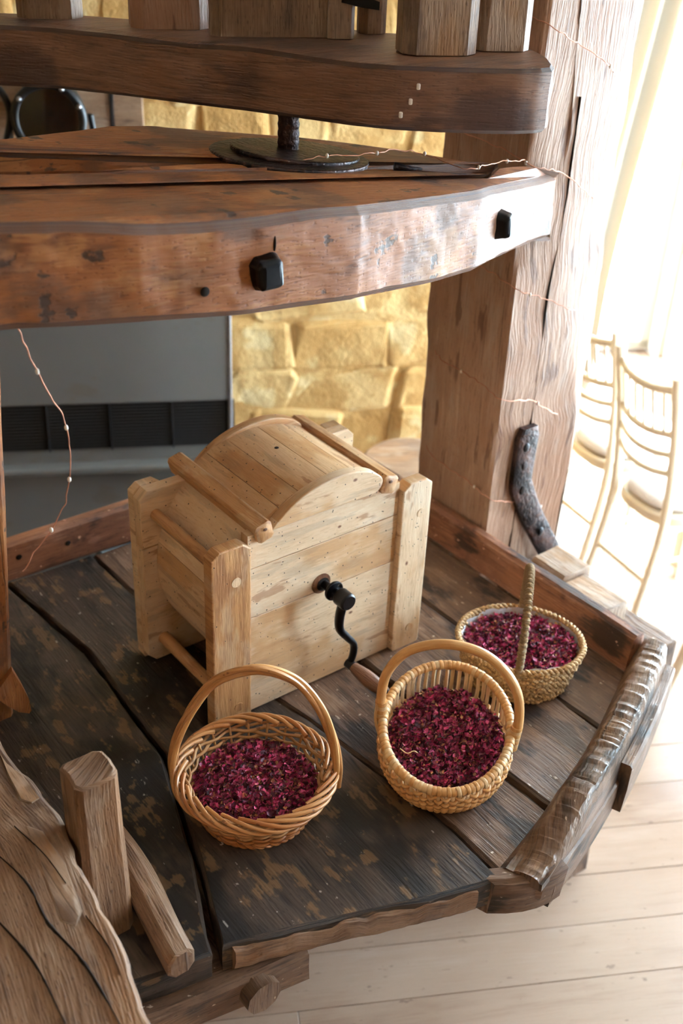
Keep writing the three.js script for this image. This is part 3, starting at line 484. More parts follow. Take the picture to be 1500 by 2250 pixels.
{ // bent iron strap on the post
  const g = press('iron_strap', 'bent dark iron strap with nail holes fixed to the foot of the post', 'strap', 0.9, 0, -0.12);
  const path = [[0.866, 0.315], [0.865, 0.26], [0.864, 0.2], [0.866, 0.172], [0.878, 0.147], [0.91, 0.085], [0.96, -0.005], [1.04, -0.145]];
  const cur = new THREE.CatmullRomCurve3(path.map(([a, h]) => new THREE.Vector3(a, h, 0))), rings = [];
  for (let i = 0; i <= 40; i++) { const p = cur.getPointAt(i / 40), t = cur.getTangentAt(i / 40), n = [-t.y, t.x], w = (0.031 - 0.006 * (i / 40)) * (i < 2 ? 0.7 + 0.15 * i : 1), z0 = -0.1325 + 0.03 * step(0.4, 0.9, i / 40); rings.push([[p.x + n[0] * w, p.y + n[1] * w, z0], [p.x + n[0] * w, p.y + n[1] * w, z0 + 0.012], [p.x + n[0] * w * 0.8, p.y + n[1] * w * 0.8, z0 + 0.015], [p.x - n[0] * w * 0.8, p.y - n[1] * w * 0.8, z0 + 0.015], [p.x - n[0] * w, p.y - n[1] * w, z0 + 0.012], [p.x - n[0] * w, p.y - n[1] * w, z0]]); }
  part('strap', loft(rings, { crease: 0.6 }), M.iron, g);
  for (const [a, h, m] of [[0.858, 0.27, M.ironDark], [0.861, 0.225, M.iron], [0.864, 0.163, M.hole], [0.93, 0.04, M.ironDark]]) { const s = new THREE.SphereGeometry(1, 14, 8); s.scale(0.009, 0.011, 0.004); s.translate(a, h, -0.1175 + (h < 0.1 ? 0.014 : 0)); part('nail', s, m, g); }
}
{ // timbers in the near left corner
  const g = press('frame_timber', 'rough split timber in the near left foreground with smooth paler patches', 'timber', -0.6, -0.5, 0.3);
  part('timber', timber(1.54, 0.36, 0.42, { seg: 130, amp: 0.003, ch: 0.006, s: 101, div: 10, freq: 8, fn: ([x, y, z]) => { const b = -0.24 + x, edge = z > 0 ? 0.004 * n3(b * 16, 3, 4, 8) + 0.003 * n3(b * 45, 3, 4, 9) : 0, a = -0.585 + z - edge - 0.15 * Math.max(0, b - 0.22); return [a, -0.16 + y + (y > 0.3 ? 0.004 * n3(a * 16, b * 3, 2, 17) : 0), b]; } }), M.greyMid, g);
  const groove = (pts, w) => { const c = new THREE.CatmullRomCurve3(pts.map(([a, b]) => new THREE.Vector3(a, 0.2, b))), rings = []; for (let i = 0; i <= 30; i++) { const p = c.getPointAt(i / 30), k = w * Math.sin(Math.PI * (i / 30 * 0.96 + 0.02)) * (1 + 0.5 * n3(i * 0.7, w * 900, 1)); p.y += 0.004 * n3(p.x * 16, p.z * 3, 2, 17); rings.push([[p.x - k, p.y - 0.004, p.z], [p.x, p.y + 0.0035, p.z], [p.x + k, p.y - 0.004, p.z], [p.x, p.y - 0.02, p.z]]); } return loft(rings); };
  for (const [pts, w] of [[[[-0.475, 0.2], [-0.458, 0.29], [-0.462, 0.36], [-0.452, 0.44], [-0.456, 0.56]], 0.0055], [[[-0.432, 0.19], [-0.42, 0.26], [-0.418, 0.32]], 0.0018], [[[-0.515, 0.3], [-0.5, 0.4], [-0.505, 0.5]], 0.0028], [[[-0.42, 0.38], [-0.418, 0.44], [-0.425, 0.48]], 0.0015]]) part('split', groove(pts, w), M.hole, g);
  for (const o of [[[-0.419, 0.197], [-0.405, 0.22], [-0.404, 0.29], [-0.421, 0.37], [-0.437, 0.387], [-0.448, 0.369], [-0.435, 0.295], [-0.425, 0.242]], [[-0.391, 0.039], [-0.39, 0.069], [-0.382, 0.105], [-0.381, 0.16], [-0.394, 0.162], [-0.404, 0.148], [-0.399, 0.09]]]) part('pale_patch', slab(o, (a, b) => 0.2014 + 0.004 * n3(a * 16, b * 3, 2, 17), 0.18, { stepLen: 0.008, amp: 0.0025, rows: 2, ch: 0.001, swap: true }), M.worn, g);  // thin slabs of smoother, paler grey wood nearly flush with the timber top
}
{
  const g = press('wood_peg', 'square pale wooden peg standing upright beside the foreground timber', 'peg', -0.34, 0, 0.26);
  part('peg', timber(0.305, 0.062, 0.06, { seg: 16, amp: 0.0025, ch: 0.009, s: 111, fn: ([x, y, z]) => { const k = 1 + 0.12 * (1 - x / 0.3); return [-0.343 + (y - 0.031) * k, x - 0.002 + (x > 0.29 ? 0.006 - Math.abs(z) * 0.25 : 0), 0.25 + z * k]; } }), M.greyMid, g);
  const s = press('wood_stick', 'short rough stick of wood lying by the peg at the tray front edge', 'stick', -0.285, 0, 0.27);
  part('stick', timber(0.25, 0.05, 0.045, { seg: 24, amp: 0.004, ch: 0.014, s: 121, fn: ([x, y, z]) => [-0.272 + z - 0.02 * (x / 0.25), 0.002 + y + 0.012 * Math.sin(x * 18), 0.135 + x] }), M.greyMid, s);
}

// ---------- butter churn ----------
{
  const g = press('butter_churn', 'old pine box-shaped barrel churn with an arched lid and iron hand crank', 'churn', 0.237, 0, -0.128);
  const arcPts = (cx, cy, r, a0, a1, n) => Array.from({ length: n + 1 }, (_, i) => { const t = a0 + (a1 - a0) * i / n; return [cx + Math.cos(t) * r, cy + Math.sin(t) * r]; });
  const CX = 0.244, CY = 0.22, R = 0.217;
  const post = (a0, a1, b, d, mat, name = 'corner_post') => { const c = 0.017; const geo = ext([[a0 + 0.004, 0], [a1 - 0.004, 0], [a1, 0.008], [a1, 0.366], [a1 - c * 0.9, 0.378], [a0 + c * 0.9, 0.378], [a0, 0.366], [a0, 0.008]], d, { bevel: 0.0025, swap: true }); geo.translate(0, 0, b); part(name, geo, mat, g); };
  post(0, 0.077, -0.022, 0.026, M.pineDark); post(0.405, 0.474, -0.022, 0.026, M.pine);
  const seams = [0.003, 0.2115, 0.3135, 0.3825];
  for (let i = 0; i < 3; i++) { const geo = ext([[0.0775, seams[i] + 0.0009], [0.4045, seams[i] + 0.0009], [0.4045, seams[i + 1] - 0.0009], [0.0775, seams[i + 1] - 0.0009]], 0.02, { bevel: 0.0009 }); geo.translate(0, 0, -0.0285); part('front_board', geo, M.pine, g); }
  // back end: three boards and cleats
  const bs = [0.004, 0.125, 0.262, 0.378];
  for (let i = 0; i < 3; i++) { const c = i === 2 ? 0.016 : 0.0005, c0 = i === 0 ? 0.016 : 0.0005; const geo = ext([[c0, bs[i] + 0.0006], [0.474 - c0, bs[i] + 0.0006], [0.474, bs[i] + c0 + 0.0006], [0.474, bs[i + 1] - c - 0.0006], [0.474 - c, bs[i + 1] - 0.0006], [c, bs[i + 1] - 0.0006], [0, bs[i + 1] - c - 0.0006], [0, bs[i] + c0 + 0.0006]], 0.024, { bevel: 0.0012 }); geo.translate(0, 0, -0.256); part('back_board', geo, M.pine, g); }
  for (const a of [0.0, 0.41]) post(a, a + 0.062, -0.278, 0.022, M.pine, 'back_cleat');
  // barrel staves
  const A0 = 2.205, A1 = Math.PI * 2 + 0.93, ns = 7;
  for (let i = 0; i < ns; i++) { const t0 = A0 + (A1 - A0) * i / ns + 0.003, t1 = A0 + (A1 - A0) * (i + 1) / ns - 0.003; const geo = ext([...arcPts(CX, CY, R, t0, t1, 14), ...arcPts(CX, CY, R - 0.014, t1, t0, 14)], 0.204, { bevel: 0.0008 }); boxUVz(geo); geo.translate(0, 0, -0.232); part('stave', geo, M.pine, g); }
  // lid: five staves, arched ends, side rails
  const L = new THREE.Group(); L.name = 'lid'; g.add(L); origin.set(L, origin.get(g));
  const l0 = 0.98, l1 = 2.2, cuts = [l0, 1.25, 1.53, 1.84, 2.05, l1];
  for (let i = 0; i < 5; i++) { const geo = ext([...arcPts(CX, CY, R - 0.002, cuts[i] + 0.0025, cuts[i + 1] - 0.0025, 10), ...arcPts(CX, CY, R - 0.012, cuts[i + 1] - 0.0025, cuts[i] + 0.0025, 10)], 0.226, { bevel: 0.0008 }); boxUVz(geo); geo.translate(0, 0, -0.246); part('lid_stave', geo, M.pineMid, L); }
  const endShape = (d) => { const s = new THREE.Shape(); s.moveTo(0.122, 0.3835); s.lineTo(0.34, 0.3835); s.bezierCurveTo(0.352, 0.388, 0.36, 0.402, 0.352, 0.413); s.bezierCurveTo(0.335, 0.432, 0.3, 0.4445, 0.262, 0.444); s.bezierCurveTo(0.2, 0.443, 0.148, 0.419, 0.12, 0.3835); return ext(s, d, { bevel: 0.002, curve: 24 }); };
  const e1 = endShape(0.021); e1.translate(0, 0, -0.0195); part('lid_end', e1, M.pine, L);
  const e2 = endShape(0.02); e2.translate(0, 0, -0.262); part('lid_end', e2, M.pineDark, L);
  for (const [a0, a1, h0, rot] of [[0.09, 0.122, 0.3675, 0.28], [0.355, 0.389, 0.373, -0.28]]) { const w = a1 - a0; const geo = timber(0.284, 0.035, w, { seg: 20, amp: 0.0008, ch: 0.005, s: a0 * 300, fn: ([x, y, z]) => { const c = Math.cos(rot), s = Math.sin(rot); return [(a0 + a1) / 2 + z * c - (y - 0.016) * s, h0 + 0.016 + z * s + (y - 0.016) * c, -0.284 + x]; } }); part('lid_rail', geo, M.pineDark, L); }
  for (const [a, h] of [[0.105, 0.392], [0.3725, 0.398] ]) { const s = new THREE.SphereGeometry(1, 10, 8); s.scale(0.004, 0.003, 0.0012); s.translate(a, h, 0.0035); part('nail_spot', s, M.pineStain, L); }
  { const s = new THREE.SphereGeometry(1, 12, 8); s.scale(0.0045, 0.0016, 0.004); s.translate(0.236, CY + R - 0.0022, -0.155); part('vent_hole', s, M.hole, L); }
  // dowels between the ends, wooden plugs
  part('dowel', sweep([[0.03, 0.326, -0.235], [0.03, 0.327, -0.12], [0.03, 0.327, -0.012]], 0.0115, 12, 18), M.pineDark, g);
  part('dowel', sweep([[0.034, 0.05, -0.235], [0.034, 0.051, -0.12], [0.034, 0.052, -0.012]], (t) => 0.0125 - 0.002 * t, 12, 18), M.pineDark, g);
  for (const [a, h, m] of [[0.047, 0.309, M.pine], [0.05, 0.0375, M.pineDark], [0.451, 0.3075, M.pine], [0.447, 0.045, M.pineDark]]) { const p = sweep([[a, h, 0.0], [a, h, 0.005]], 0.0092, 2, 20); part('plug', p, m, g); }
  // crank
  part('oil_stain', sweep([[0.234, 0.2265, -0.0088], [0.234, 0.2265, -0.0078]], 0.0205, 2, 24), M.pineStain, g);
  part('axle_hole', sweep([[0.238, 0.2235, -0.008], [0.238, 0.2235, -0.0072]], 0.0135, 2, 24), M.hole, g);
  const K = new THREE.Group(); K.name = 'crank'; g.add(K); origin.set(K, origin.get(g));
  part('axle', sweep([[0.24, 0.222, -0.02], [0.241, 0.224, 0.03], [0.242, 0.226, 0.06]], 0.0085, 8, 14), M.ironDark, K);
  const fl = new THREE.Shape(); fl.absellipse(0, 0, 0.019, 0.019, 0, Math.PI * 2); const hole = new THREE.Path(); hole.absellipse(0.0095, 0.008, 0.0028, 0.0028, 0, Math.PI * 2, true); fl.holes.push(hole); const fg = ext(fl, 0.006, { bevel: 0.0015, curve: 24 }); fg.translate(0.2405, 0.225, 0.018); part('flange', fg, M.ironDark, K);
  part('boss', sweep([[0.2405, 0.2245, 0.036], [0.2405, 0.2245, 0.0365], [0.2405, 0.2245, 0.0655], [0.2405, 0.2245, 0.066]], (t) => 0.0165 - 0.003 * Math.max(0, Math.abs(t - 0.5) * 2 - 0.8) * 5, 16, 22), M.ironDark, K);
  part('arm', sweep([[0.2395, 0.222, 0.052], [0.231, 0.195, 0.053], [0.232, 0.165, 0.053], [0.25, 0.138, 0.053], [0.266, 0.115, 0.053], [0.266, 0.09, 0.053], [0.259, 0.07, 0.052]], (t) => 0.0105 - 0.0035 * t + 0.001 * Math.sin(t * 3), 48, 12, { flat: 0.72 }), M.ironDark, K);
  part('collar', sweep([[0.26, 0.071, 0.046], [0.262, 0.0695, 0.062]], 0.0095, 4, 16), M.ironDark, K);
  part('grip', sweep([[0.2615, 0.0695, 0.06], [0.265, 0.066, 0.085], [0.2705, 0.061, 0.115], [0.276, 0.056, 0.143]], (t) => 0.0075 + 0.0062 * Math.sin(Math.PI * Math.min(1, t * 0.92 + 0.08)) + 0.002 * t - 0.004 * step(0.93, 1, t), 30, 18), M.oiled, K);
  part('grip_cap', sweep([[0.2755, 0.0565, 0.141], [0.277, 0.055, 0.147]], 0.0088, 2, 16), M.ironDark, K);
}
function boxUVz(g) { const p = g.attributes.position, n = g.attributes.normal, uv = g.attributes.uv; uvShift += 0.31; for (let i = 0; i < p.count; i++) { const x = p.getX(i), y = p.getY(i), z = p.getZ(i); const nz = Math.abs(n.getZ(i)) > 0.8; const t = Math.atan2(y - 0.22, x - 0.244); uv.setXY(i, nz ? x + uvShift : z + uvShift * 2.2, nz ? y : t * 0.217 + uvShift * 1.3); } }

// ---------- baskets ----------
// an oval ring frame: centre, long axis direction, half axes, tilt; returns a point for angle and extra radius
function ringAt(c, dir, rx, ry, tilt = 0) { // tilt lifts the far side along -b'
  const [dx, dz] = dir; return (t, grow = 0, lift = 0, scale = 1) => { const u = Math.cos(t) * (rx * scale + grow), v = Math.sin(t) * (ry * scale + grow); return [c[0] + dx * u - dz * v, c[1] + lift + tilt * u, c[2] + dz * u + dx * v]; };
}
const TAU = Math.PI * 2;
const loop = (f, n, a0 = 0, a1 = TAU) => Array.from({ length: n }, (_, i) => f(a0 + (a1 - a0) * i / (a1 - a0 >= TAU - 1e-6 ? n : n - 1), i));
function petals(name, label, ring, level, count, big, dome, tiltF) { // a heap of dried petals: mound and curled flakes, one mass
  const pos = [], col = [], idx = [];
  const pal = [[[0.21, 0.011, 0.05], 32], [[0.33, 0.018, 0.075], 26], [[0.07, 0.005, 0.02], 20], [[0.5, 0.07, 0.17], 7], [[0.25, 0.03, 0.1], 7], [[0.46, 0.22, 0.1], 7], [[0.36, 0.11, 0.05], 8], [[0.05, 0.015, 0.03], 7]];
  const tot = pal.reduce((s, p) => s + p[1], 0);
  const pick = () => { let q = rnd() * tot; for (const p of pal) { q -= p[1]; if (q < 0) return p[0]; } return pal[0][0]; };
  const hgt = (t, r) => level + dome * (1 - r * r) + 0.003 * n3(Math.cos(t) * r * 6 + count, Math.sin(t) * r * 6, 2, 5);
  const rad = 18, seg = 40;
  for (let i = 0; i <= rad; i++) for (let k = 0; k < seg; k++) { const r = i / rad, t = k / seg * TAU, p = ring(t, 0, 0, r); pos.push(p[0], p[1] + hgt(t, r) - 0.005, p[2]); col.push(0.07, 0.008, 0.025); }
  for (let i = 0; i < rad; i++) for (let k = 0; k < seg; k++) { const a = i * seg + k, b = i * seg + (k + 1) % seg; idx.push(a, b, a + seg, b, b + seg, a + seg); }
  const m = new THREE.Matrix4(), e = new THREE.Euler(), q = new THREE.Quaternion(), v = new THREE.Vector3();
  for (let n = 0; n < count; n++) {
    const r = Math.sqrt(rnd()) * 0.985, t = rnd() * TAU, p = ring(t, 0, 0, r), tan = pick(), tanBit = tan[1] > 0.1;
    const L = (tanBit ? rr(0.004, 0.008) : rr(0.006, 0.0135)) * big, W = L * rr(0.45, 0.85), curl = rr(0.2, 1.6), cup = rr(-0.5, 1.1);
    e.set(rr(-1.25, 1.25), rnd() * TAU, rr(-1.1, 1.1)); q.setFromEuler(e);
    m.compose(v.set(p[0], p[1] + hgt(t, r) + rr(-0.003, 0.0045), p[2]), q, new THREE.Vector3(1, 1, 1));
    const b = pos.length / 3, k = rr(0.7, 1.8), tip = rnd() < 0.35;
    for (let i = 0; i < 3; i++) for (let j = 0; j < 3; j++) {
      const x = (j - 1) * W * (i === 1 ? 1 : i === 0 ? 0.42 : 0.8) * 0.5 + rr(-0.0011, 0.0011), z = (i - 1) * L * 0.5, y = curl * (i - 1) * (i - 1) * L * 0.3 + cup * (j - 1) * (j - 1) * W * 0.35;
      v.set(x, y, z).applyMatrix4(m); pos.push(v.x, v.y, v.z);
      const c = tip && i === 0 ? [0.3, 0.13, 0.06] : tan; col.push(c[0] * k, c[1] * k, c[2] * k);
    }
    for (let i = 0; i < 2; i++) for (let j = 0; j < 2; j++) { const a = b + i * 3 + j; idx.push(a, a + 1, a + 3, a + 1, a + 4, a + 3); }
  }
  const g = new THREE.BufferGeometry(); g.setAttribute('position', new THREE.Float32BufferAttribute(pos, 3)); g.setAttribute('color', new THREE.Float32BufferAttribute(col, 3)); g.setAttribute('uv', new THREE.Float32BufferAttribute(new Float32Array(pos.length / 3 * 2), 2)); g.setIndex(idx); g.computeVertexNormals();
  const c = ring(0, 0, 0, 0); const o = press('dried_petals', label, 'petals', c[0], c[1] + level, c[2]); o.userData.kind = 'stuff';
  part('petal_heap', g, M.petal, o);
}
{ // left basket: round willow basket with plaited rim
  const C = [-0.04, 0.192], H = 0.085, g = press('willow_basket', 'round brown willow basket with a plaited rim and twisted hoop handle', 'basket', C[0], 0, C[1]);
  const ring = ringAt([C[0], 0, C[1]], [0.81, 0.585], 0.121, 0.119);
  const rOf = (h) => -0.034 + 0.03 * (h / H) - 0.003; const NS = 22;
  part('base', slab(loop((t) => { const p = ring(t, -0.036); return [p[0], p[2]]; }, 40), 0.008, 0.003, { ch: 0.002, rows: 2, stepLen: 0.02 }), M.willowDark, g);
  for (let i = 0; i < NS; i++) { const t = i / NS * TAU; part('stake', sweep([ring(t, rOf(0), 0.005), ring(t, rOf(H * 0.5), H * 0.5), ring(t, rOf(H), H)], 0.0022, 8, 6), M.willowGrey, g); }
  for (let r = 0; r < 11; r++) { const h = 0.014 + r * 0.0062, ph = r % 2 ? 0 : Math.PI; part('willow_rod', sweep(loop((t, i) => ring(t, rOf(h) + 0.0042 * Math.cos(t * NS / 2 + ph), h + 0.0012 * Math.sin(t * 3 + r)), 132), (t) => 0.0029 + 0.0004 * Math.sin(t * 40 + r), 176, 6, { closed: true }), r < 3 ? M.willowDark : M.willowGrey, g); }
  for (let k = 0; k < 3; k++) part('foot_rod', sweep(loop((t) => { const w = t * 14 + k * TAU / 3; return ring(t, rOf(0) + 0.004 + 0.0035 * Math.cos(w), 0.009 + 0.0042 * Math.sin(w)); }, 150), 0.0031, 190, 6, { closed: true }), M.willowDark, g);
  const NR = 25; for (let i = 0; i < NR; i++) { // plaited rim rods, each winding once over the rim
    const t0 = i / NR * TAU, span = 1.25, pts = []; for (let k = 0; k <= 12; k++) { const f = k / 12, w = 2.5 - f * 4.6 + rr(-0.05, 0.05), R0 = 0.0105 + 0.001 * Math.sin(i); pts.push(ring(t0 - f * span, 0.0 + R0 * Math.cos(w) * 1.05, H - 0.001 + R0 * 0.85 * Math.sin(w))); }
    const kk = rr(0.9, 1.15); part('rim_rod', sweep(pts, (t) => kk * (0.0037 - 0.0012 * t), 26, 8), i % 5 === 2 ? M.willowDark : M.willow, g);
  }
  const hd = new THREE.Group(); hd.name = 'handle'; g.add(hd); origin.set(hd, origin.get(g));
  const hp = [[-0.145, 0.06, 0.115], [-0.146, 0.1, 0.115], [-0.136, 0.16, 0.121], [-0.115, 0.222, 0.137], [-0.083, 0.273, 0.16], [-0.038, 0.293, 0.192], [0.008, 0.272, 0.224], [0.037, 0.226, 0.248], [0.056, 0.165, 0.263], [0.065, 0.1, 0.27], [0.064, 0.055, 0.27]].map(V3);
  const hc = new THREE.CatmullRomCurve3(hp), fr = hc.computeFrenetFrames(90);
  for (let k = 0; k < 3; k++) { const pts = []; for (let i = 0; i <= 90; i++) { const p = hc.getPointAt(i / 90), w = i / 90 * 7.5 + k * TAU / 3; pts.push(p.clone().addScaledVector(fr.normals[i], 0.0042 * Math.cos(w)).addScaledVector(fr.binormals[i], 0.0042 * Math.sin(w))); } part('handle_rod', sweep(pts, 0.0049, 100, 9), k === 1 ? M.paleTan : M.willow, hd); }
  petals('dried_petals', 'crimson dried rose petals heaped in the round willow basket on the left', ringAt([C[0], 0, C[1]], [0.81, 0.585], 0.1, 0.099), 0.056, 2900, 0.95, 0.014);
}
{ // middle basket: pale peeled cane with wrapped rim, tilted oval
  const C = [0.273, 0.301], g = press('cane_basket', 'pale peeled cane basket with a wrapped rim and smooth bent cane handle', 'basket', C[0], 0, C[1]);
  const dir = [0.725, -0.689], RX = 0.128, RY = 0.107, TL = 0.21, HM = 0.1;
  const rim = ringAt([C[0], HM, C[1]], dir, RX, RY, TL), base = ringAt([C[0], 0, C[1]], dir, 0.098, 0.083);
  const wallAt = (t, f, out = 0) => { const p = base(t, out, 0.004), q = rim(t, out, -0.004); const bul = Math.sin(f * Math.PI) * 0.012; const s = base(t, bul + out, 0.004), k = rim(t, bul + out, -0.004); return s.map((v, i) => v + (k[i] - v) * f); };
  part('base', slab(loop((t) => { const p = base(t, -0.002); return [p[0], p[2]]; }, 40), 0.008, 0.002, { ch: 0.002, rows: 2, stepLen: 0.02 }), M.paleTan, g);
  const NS = 58; for (let i = 0; i < NS; i++) { const t = i / NS * TAU, tw = rr(-0.02, 0.02); part('slat', sweep([wallAt(t, 0), wallAt(t + tw * 0.5, 0.35), wallAt(t + tw, 0.7), wallAt(t + tw * 0.6, 1)], 0.0044, 10, 6, { flat: 0.35 }), rnd() < 0.7 ? M.peeled : M.pale, g); }
  for (let r = 0; r < 10; r++) { const ph = r % 2 ? 0 : Math.PI; part('weaver', sweep(loop((t) => wallAt(t, (0.006 + r * 0.0066) / (0.1 + TL * RX * Math.cos(t) * 0.95), 0.0046 * Math.cos(t * NS / 2 + ph)), 232), 0.003, 290, 6, { closed: true }), r % 3 === 1 ? M.paleTan : M.cane, g); }
  part('waler', sweep(loop((t) => wallAt(t, 0.066 / (0.1 + TL * RX * Math.cos(t) * 0.95), -0.005), 60), 0.002, 100, 6, { closed: true }), M.pale, g);
  const rp = loop((t) => rim(t), 90); part('rim_core', sweep(rp, 0.0062, 140, 10, { closed: true }), M.paleTan, g);
  const rc = new THREE.CatmullRomCurve3(rp.map(V3), true, 'centripetal'), NW = 98, tg = [0, 1].map((k) => { const L = new THREE.LatheGeometry([[0.007, -0.0041], [0.0077, -0.0036], [0.0079, 0], [0.0077, 0.0036], [0.007, 0.0041]].map(([r, y]) => new THREE.Vector2(r + k * 0.0006, y * (1 - k * 0.12))), 18); L.rotateX(Math.PI / 2); const uv = L.attributes.uv; for (let i = 0; i < uv.count; i++) uv.setXY(i, uv.getX(i) * 0.06 + k * 0.4, uv.getY(i) * 0.012); L.userData.local = true; return L; });
  for (let i = 0; i < NW; i++) { const f = i / NW, p = rc.getPointAt(f), t = rc.getTangentAt(f), w = part('rim_wrap', tg[i % 2], rnd() < 0.7 ? M.paleTan : M.pale, g), og = origin.get(g); w.position.set(p.x - og[0], p.y - og[1], p.z - og[2]); w.quaternion.setFromUnitVectors(new THREE.Vector3(0, 0, 1), t.normalize().applyAxisAngle(new THREE.Vector3(0, 1, 0), 0.12)); }
  const hp = [[0.199, 0.075, 0.218], [0.197, 0.108, 0.217], [0.195, 0.15, 0.218], [0.199, 0.195, 0.223], [0.217, 0.242, 0.243], [0.243, 0.264, 0.27], [0.273, 0.271, 0.302], [0.305, 0.259, 0.335], [0.331, 0.228, 0.362], [0.347, 0.185, 0.38], [0.352, 0.135, 0.386], [0.351, 0.1, 0.385], [0.349, 0.07, 0.382]];
  part('handle', sweep(hp, 0.0082, 90, 16), M.cane, g);
  for (const [p, q] of [[hp[0], hp[2]], [hp[12], hp[10]]]) { const bind = new THREE.Group(); bind.name = 'binding'; g.add(bind); origin.set(bind, origin.get(g)); for (let k = 0; k < 7; k++) { const f = k / 9 + 0.02, a = p.map((v, i) => v + (q[i] - v) * f), b = p.map((v, i) => v + (q[i] - v) * (f + 0.1)); part('wrap', sweep([a, b], 0.0102, 3, 16), k % 2 ? M.pale : M.paleTan, bind); } const out = p[0] < 0.25 ? -1 : 1; part('strip', sweep([[p[0] + out * 0.012, 0.13, p[2]], [p[0] + out * 0.014, 0.1, p[2]], [p[0] + out * 0.008, 0.055, p[2] - out * 0.01]], 0.0035, 10, 6, { flat: 0.5 }), M.pale, bind); }
  petals('dried_petals', 'crimson dried rose petals heaped in the pale cane basket in the middle', ringAt([C[0], 0, C[1]], dir, 0.12, 0.1, TL * 0.6), 0.064, 3200, 0.86, 0.008);
  const th = press('plant_stem', 'thin pale curled stem lying on the petals of the cane basket', 'stem', 0.19, 0.075, 0.29); part('stem', sweep([[0.188, 0.079, 0.282], [0.192, 0.077, 0.296], [0.203, 0.079, 0.3], [0.206, 0.078, 0.307]], 0.0009, 16, 5), M.pale, th);
}
{ // right basket: oval seagrass basket with a paper liner
  const C = [0.553, 0.198], g = press('seagrass_basket', 'oval twisted seagrass basket with a white liner and rope handle', 'basket', C[0], 0, C[1]);
  const dir = [0.68, 0.733], RX = 0.117, RY = 0.101, H = 0.094, ring = ringAt([C[0], 0, C[1]], dir, RX, RY), grow = (h) => -0.026 * (1 - h / H);
  part('base', slab(loop((t) => { const p = ring(t, -0.03); return [p[0], p[2]]; }, 40), 0.01, 0.002, { ch: 0.002, rows: 2, stepLen: 0.02 }), M.grass, g);
  const cord = (name, f, R, r, twists, parent, m = M.grass, n = 180) => { const gs = []; for (let k = 0; k < 2; k++) gs.push(sweep(loop((t) => f(t, t * twists + k * Math.PI, R), n), r, n, 5, { closed: true })); part(name, mergeGeometries(gs), m, parent); };
  for (let r = 0; r < 9; r++) { const h = 0.008 + r * 0.0098; cord('seagrass_row', (t, w, R) => ring(t, grow(h) + R * Math.cos(w) + 0.0015 * Math.cos(t * 17 + (r % 2) * Math.PI), h + R * 0.9 * Math.sin(w) + 0.001 * Math.sin(t * 9 + r)), 0.0028, 0.0034, 34, g, M.grass, 220); }
  cord('rim_cord', (t, w, R) => ring(t, R * Math.cos(w), H + R * Math.sin(w)), 0.0036, 0.0036, 36, g, M.grass, 220);
  { const pos = []; const rings = []; for (let j = 0; j < 4; j++) rings.push(loop((t) => { const f = j / 3, ruff = 0.002 * Math.sin(t * 13) + 0.0015 * Math.sin(t * 29 + j); return ring(t, -0.007 - 0.004 * f + ruff * (1 - f), H + 0.001 - 0.03 * f + 0.006 * (1 - f) * n3(Math.cos(t) * 4, Math.sin(t) * 4, 3)); }, 72)); part('liner', loft(rings, { caps: false, crease: 'smooth' }), M.liner, g); }
  const hp = [[0, -0.1], [0.03, -0.1], [0.075, -0.097], [0.12, -0.082], [0.152, -0.045], [0.163, 0], [0.152, 0.045], [0.12, 0.082], [0.075, 0.097], [0.03, 0.1], [0, 0.1]].map(([y, s]) => [C[0] - dir[1] * s * 1.0, H - 0.01 + y * 0.93, C[1] + dir[0] * s * 1.0]);
  const hd = new THREE.Group(); hd.name = 'handle'; g.add(hd); origin.set(hd, origin.get(g));
  part('core', sweep(hp, 0.0056, 80, 10), M.grass, hd);
  const hc = new THREE.CatmullRomCurve3(hp.map(V3), false, 'centripetal'), tg = new THREE.TorusGeometry(0.0056, 0.0027, 5, 14); tg.userData.local = true; const og = origin.get(g), wraps = [];
  for (let i = 0; i < 74; i++) { const f = 0.01 + 0.98 * i / 73, p = hc.getPointAt(f), t = hc.getTangentAt(f), q = new THREE.Quaternion().setFromUnitVectors(new THREE.Vector3(0, 0, 1), t.normalize()); const w = part('wrap', tg, M.grass, hd); w.position.set(p.x - og[0], p.y - og[1], p.z - og[2]); w.quaternion.copy(q); w.rotateX(i % 2 ? 0.25 : -0.2); }
  for (let i = 0; i < 7; i++) { const t = rr(0.2, 2.6), a = ring(t, 0.004, H); part('fibre', sweep([a, [a[0] + rr(-0.004, 0.012), a[1] + rr(0, 0.008), a[2] + rr(0, 0.014)]], 0.0005, 4, 4), M.grass, g); }
  petals('dried_petals', 'crimson dried rose petals filling the oval seagrass basket on the right', ringAt([C[0], 0, C[1]], dir, 0.106, 0.09), 0.082, 2500, 0.86, 0.006);
}

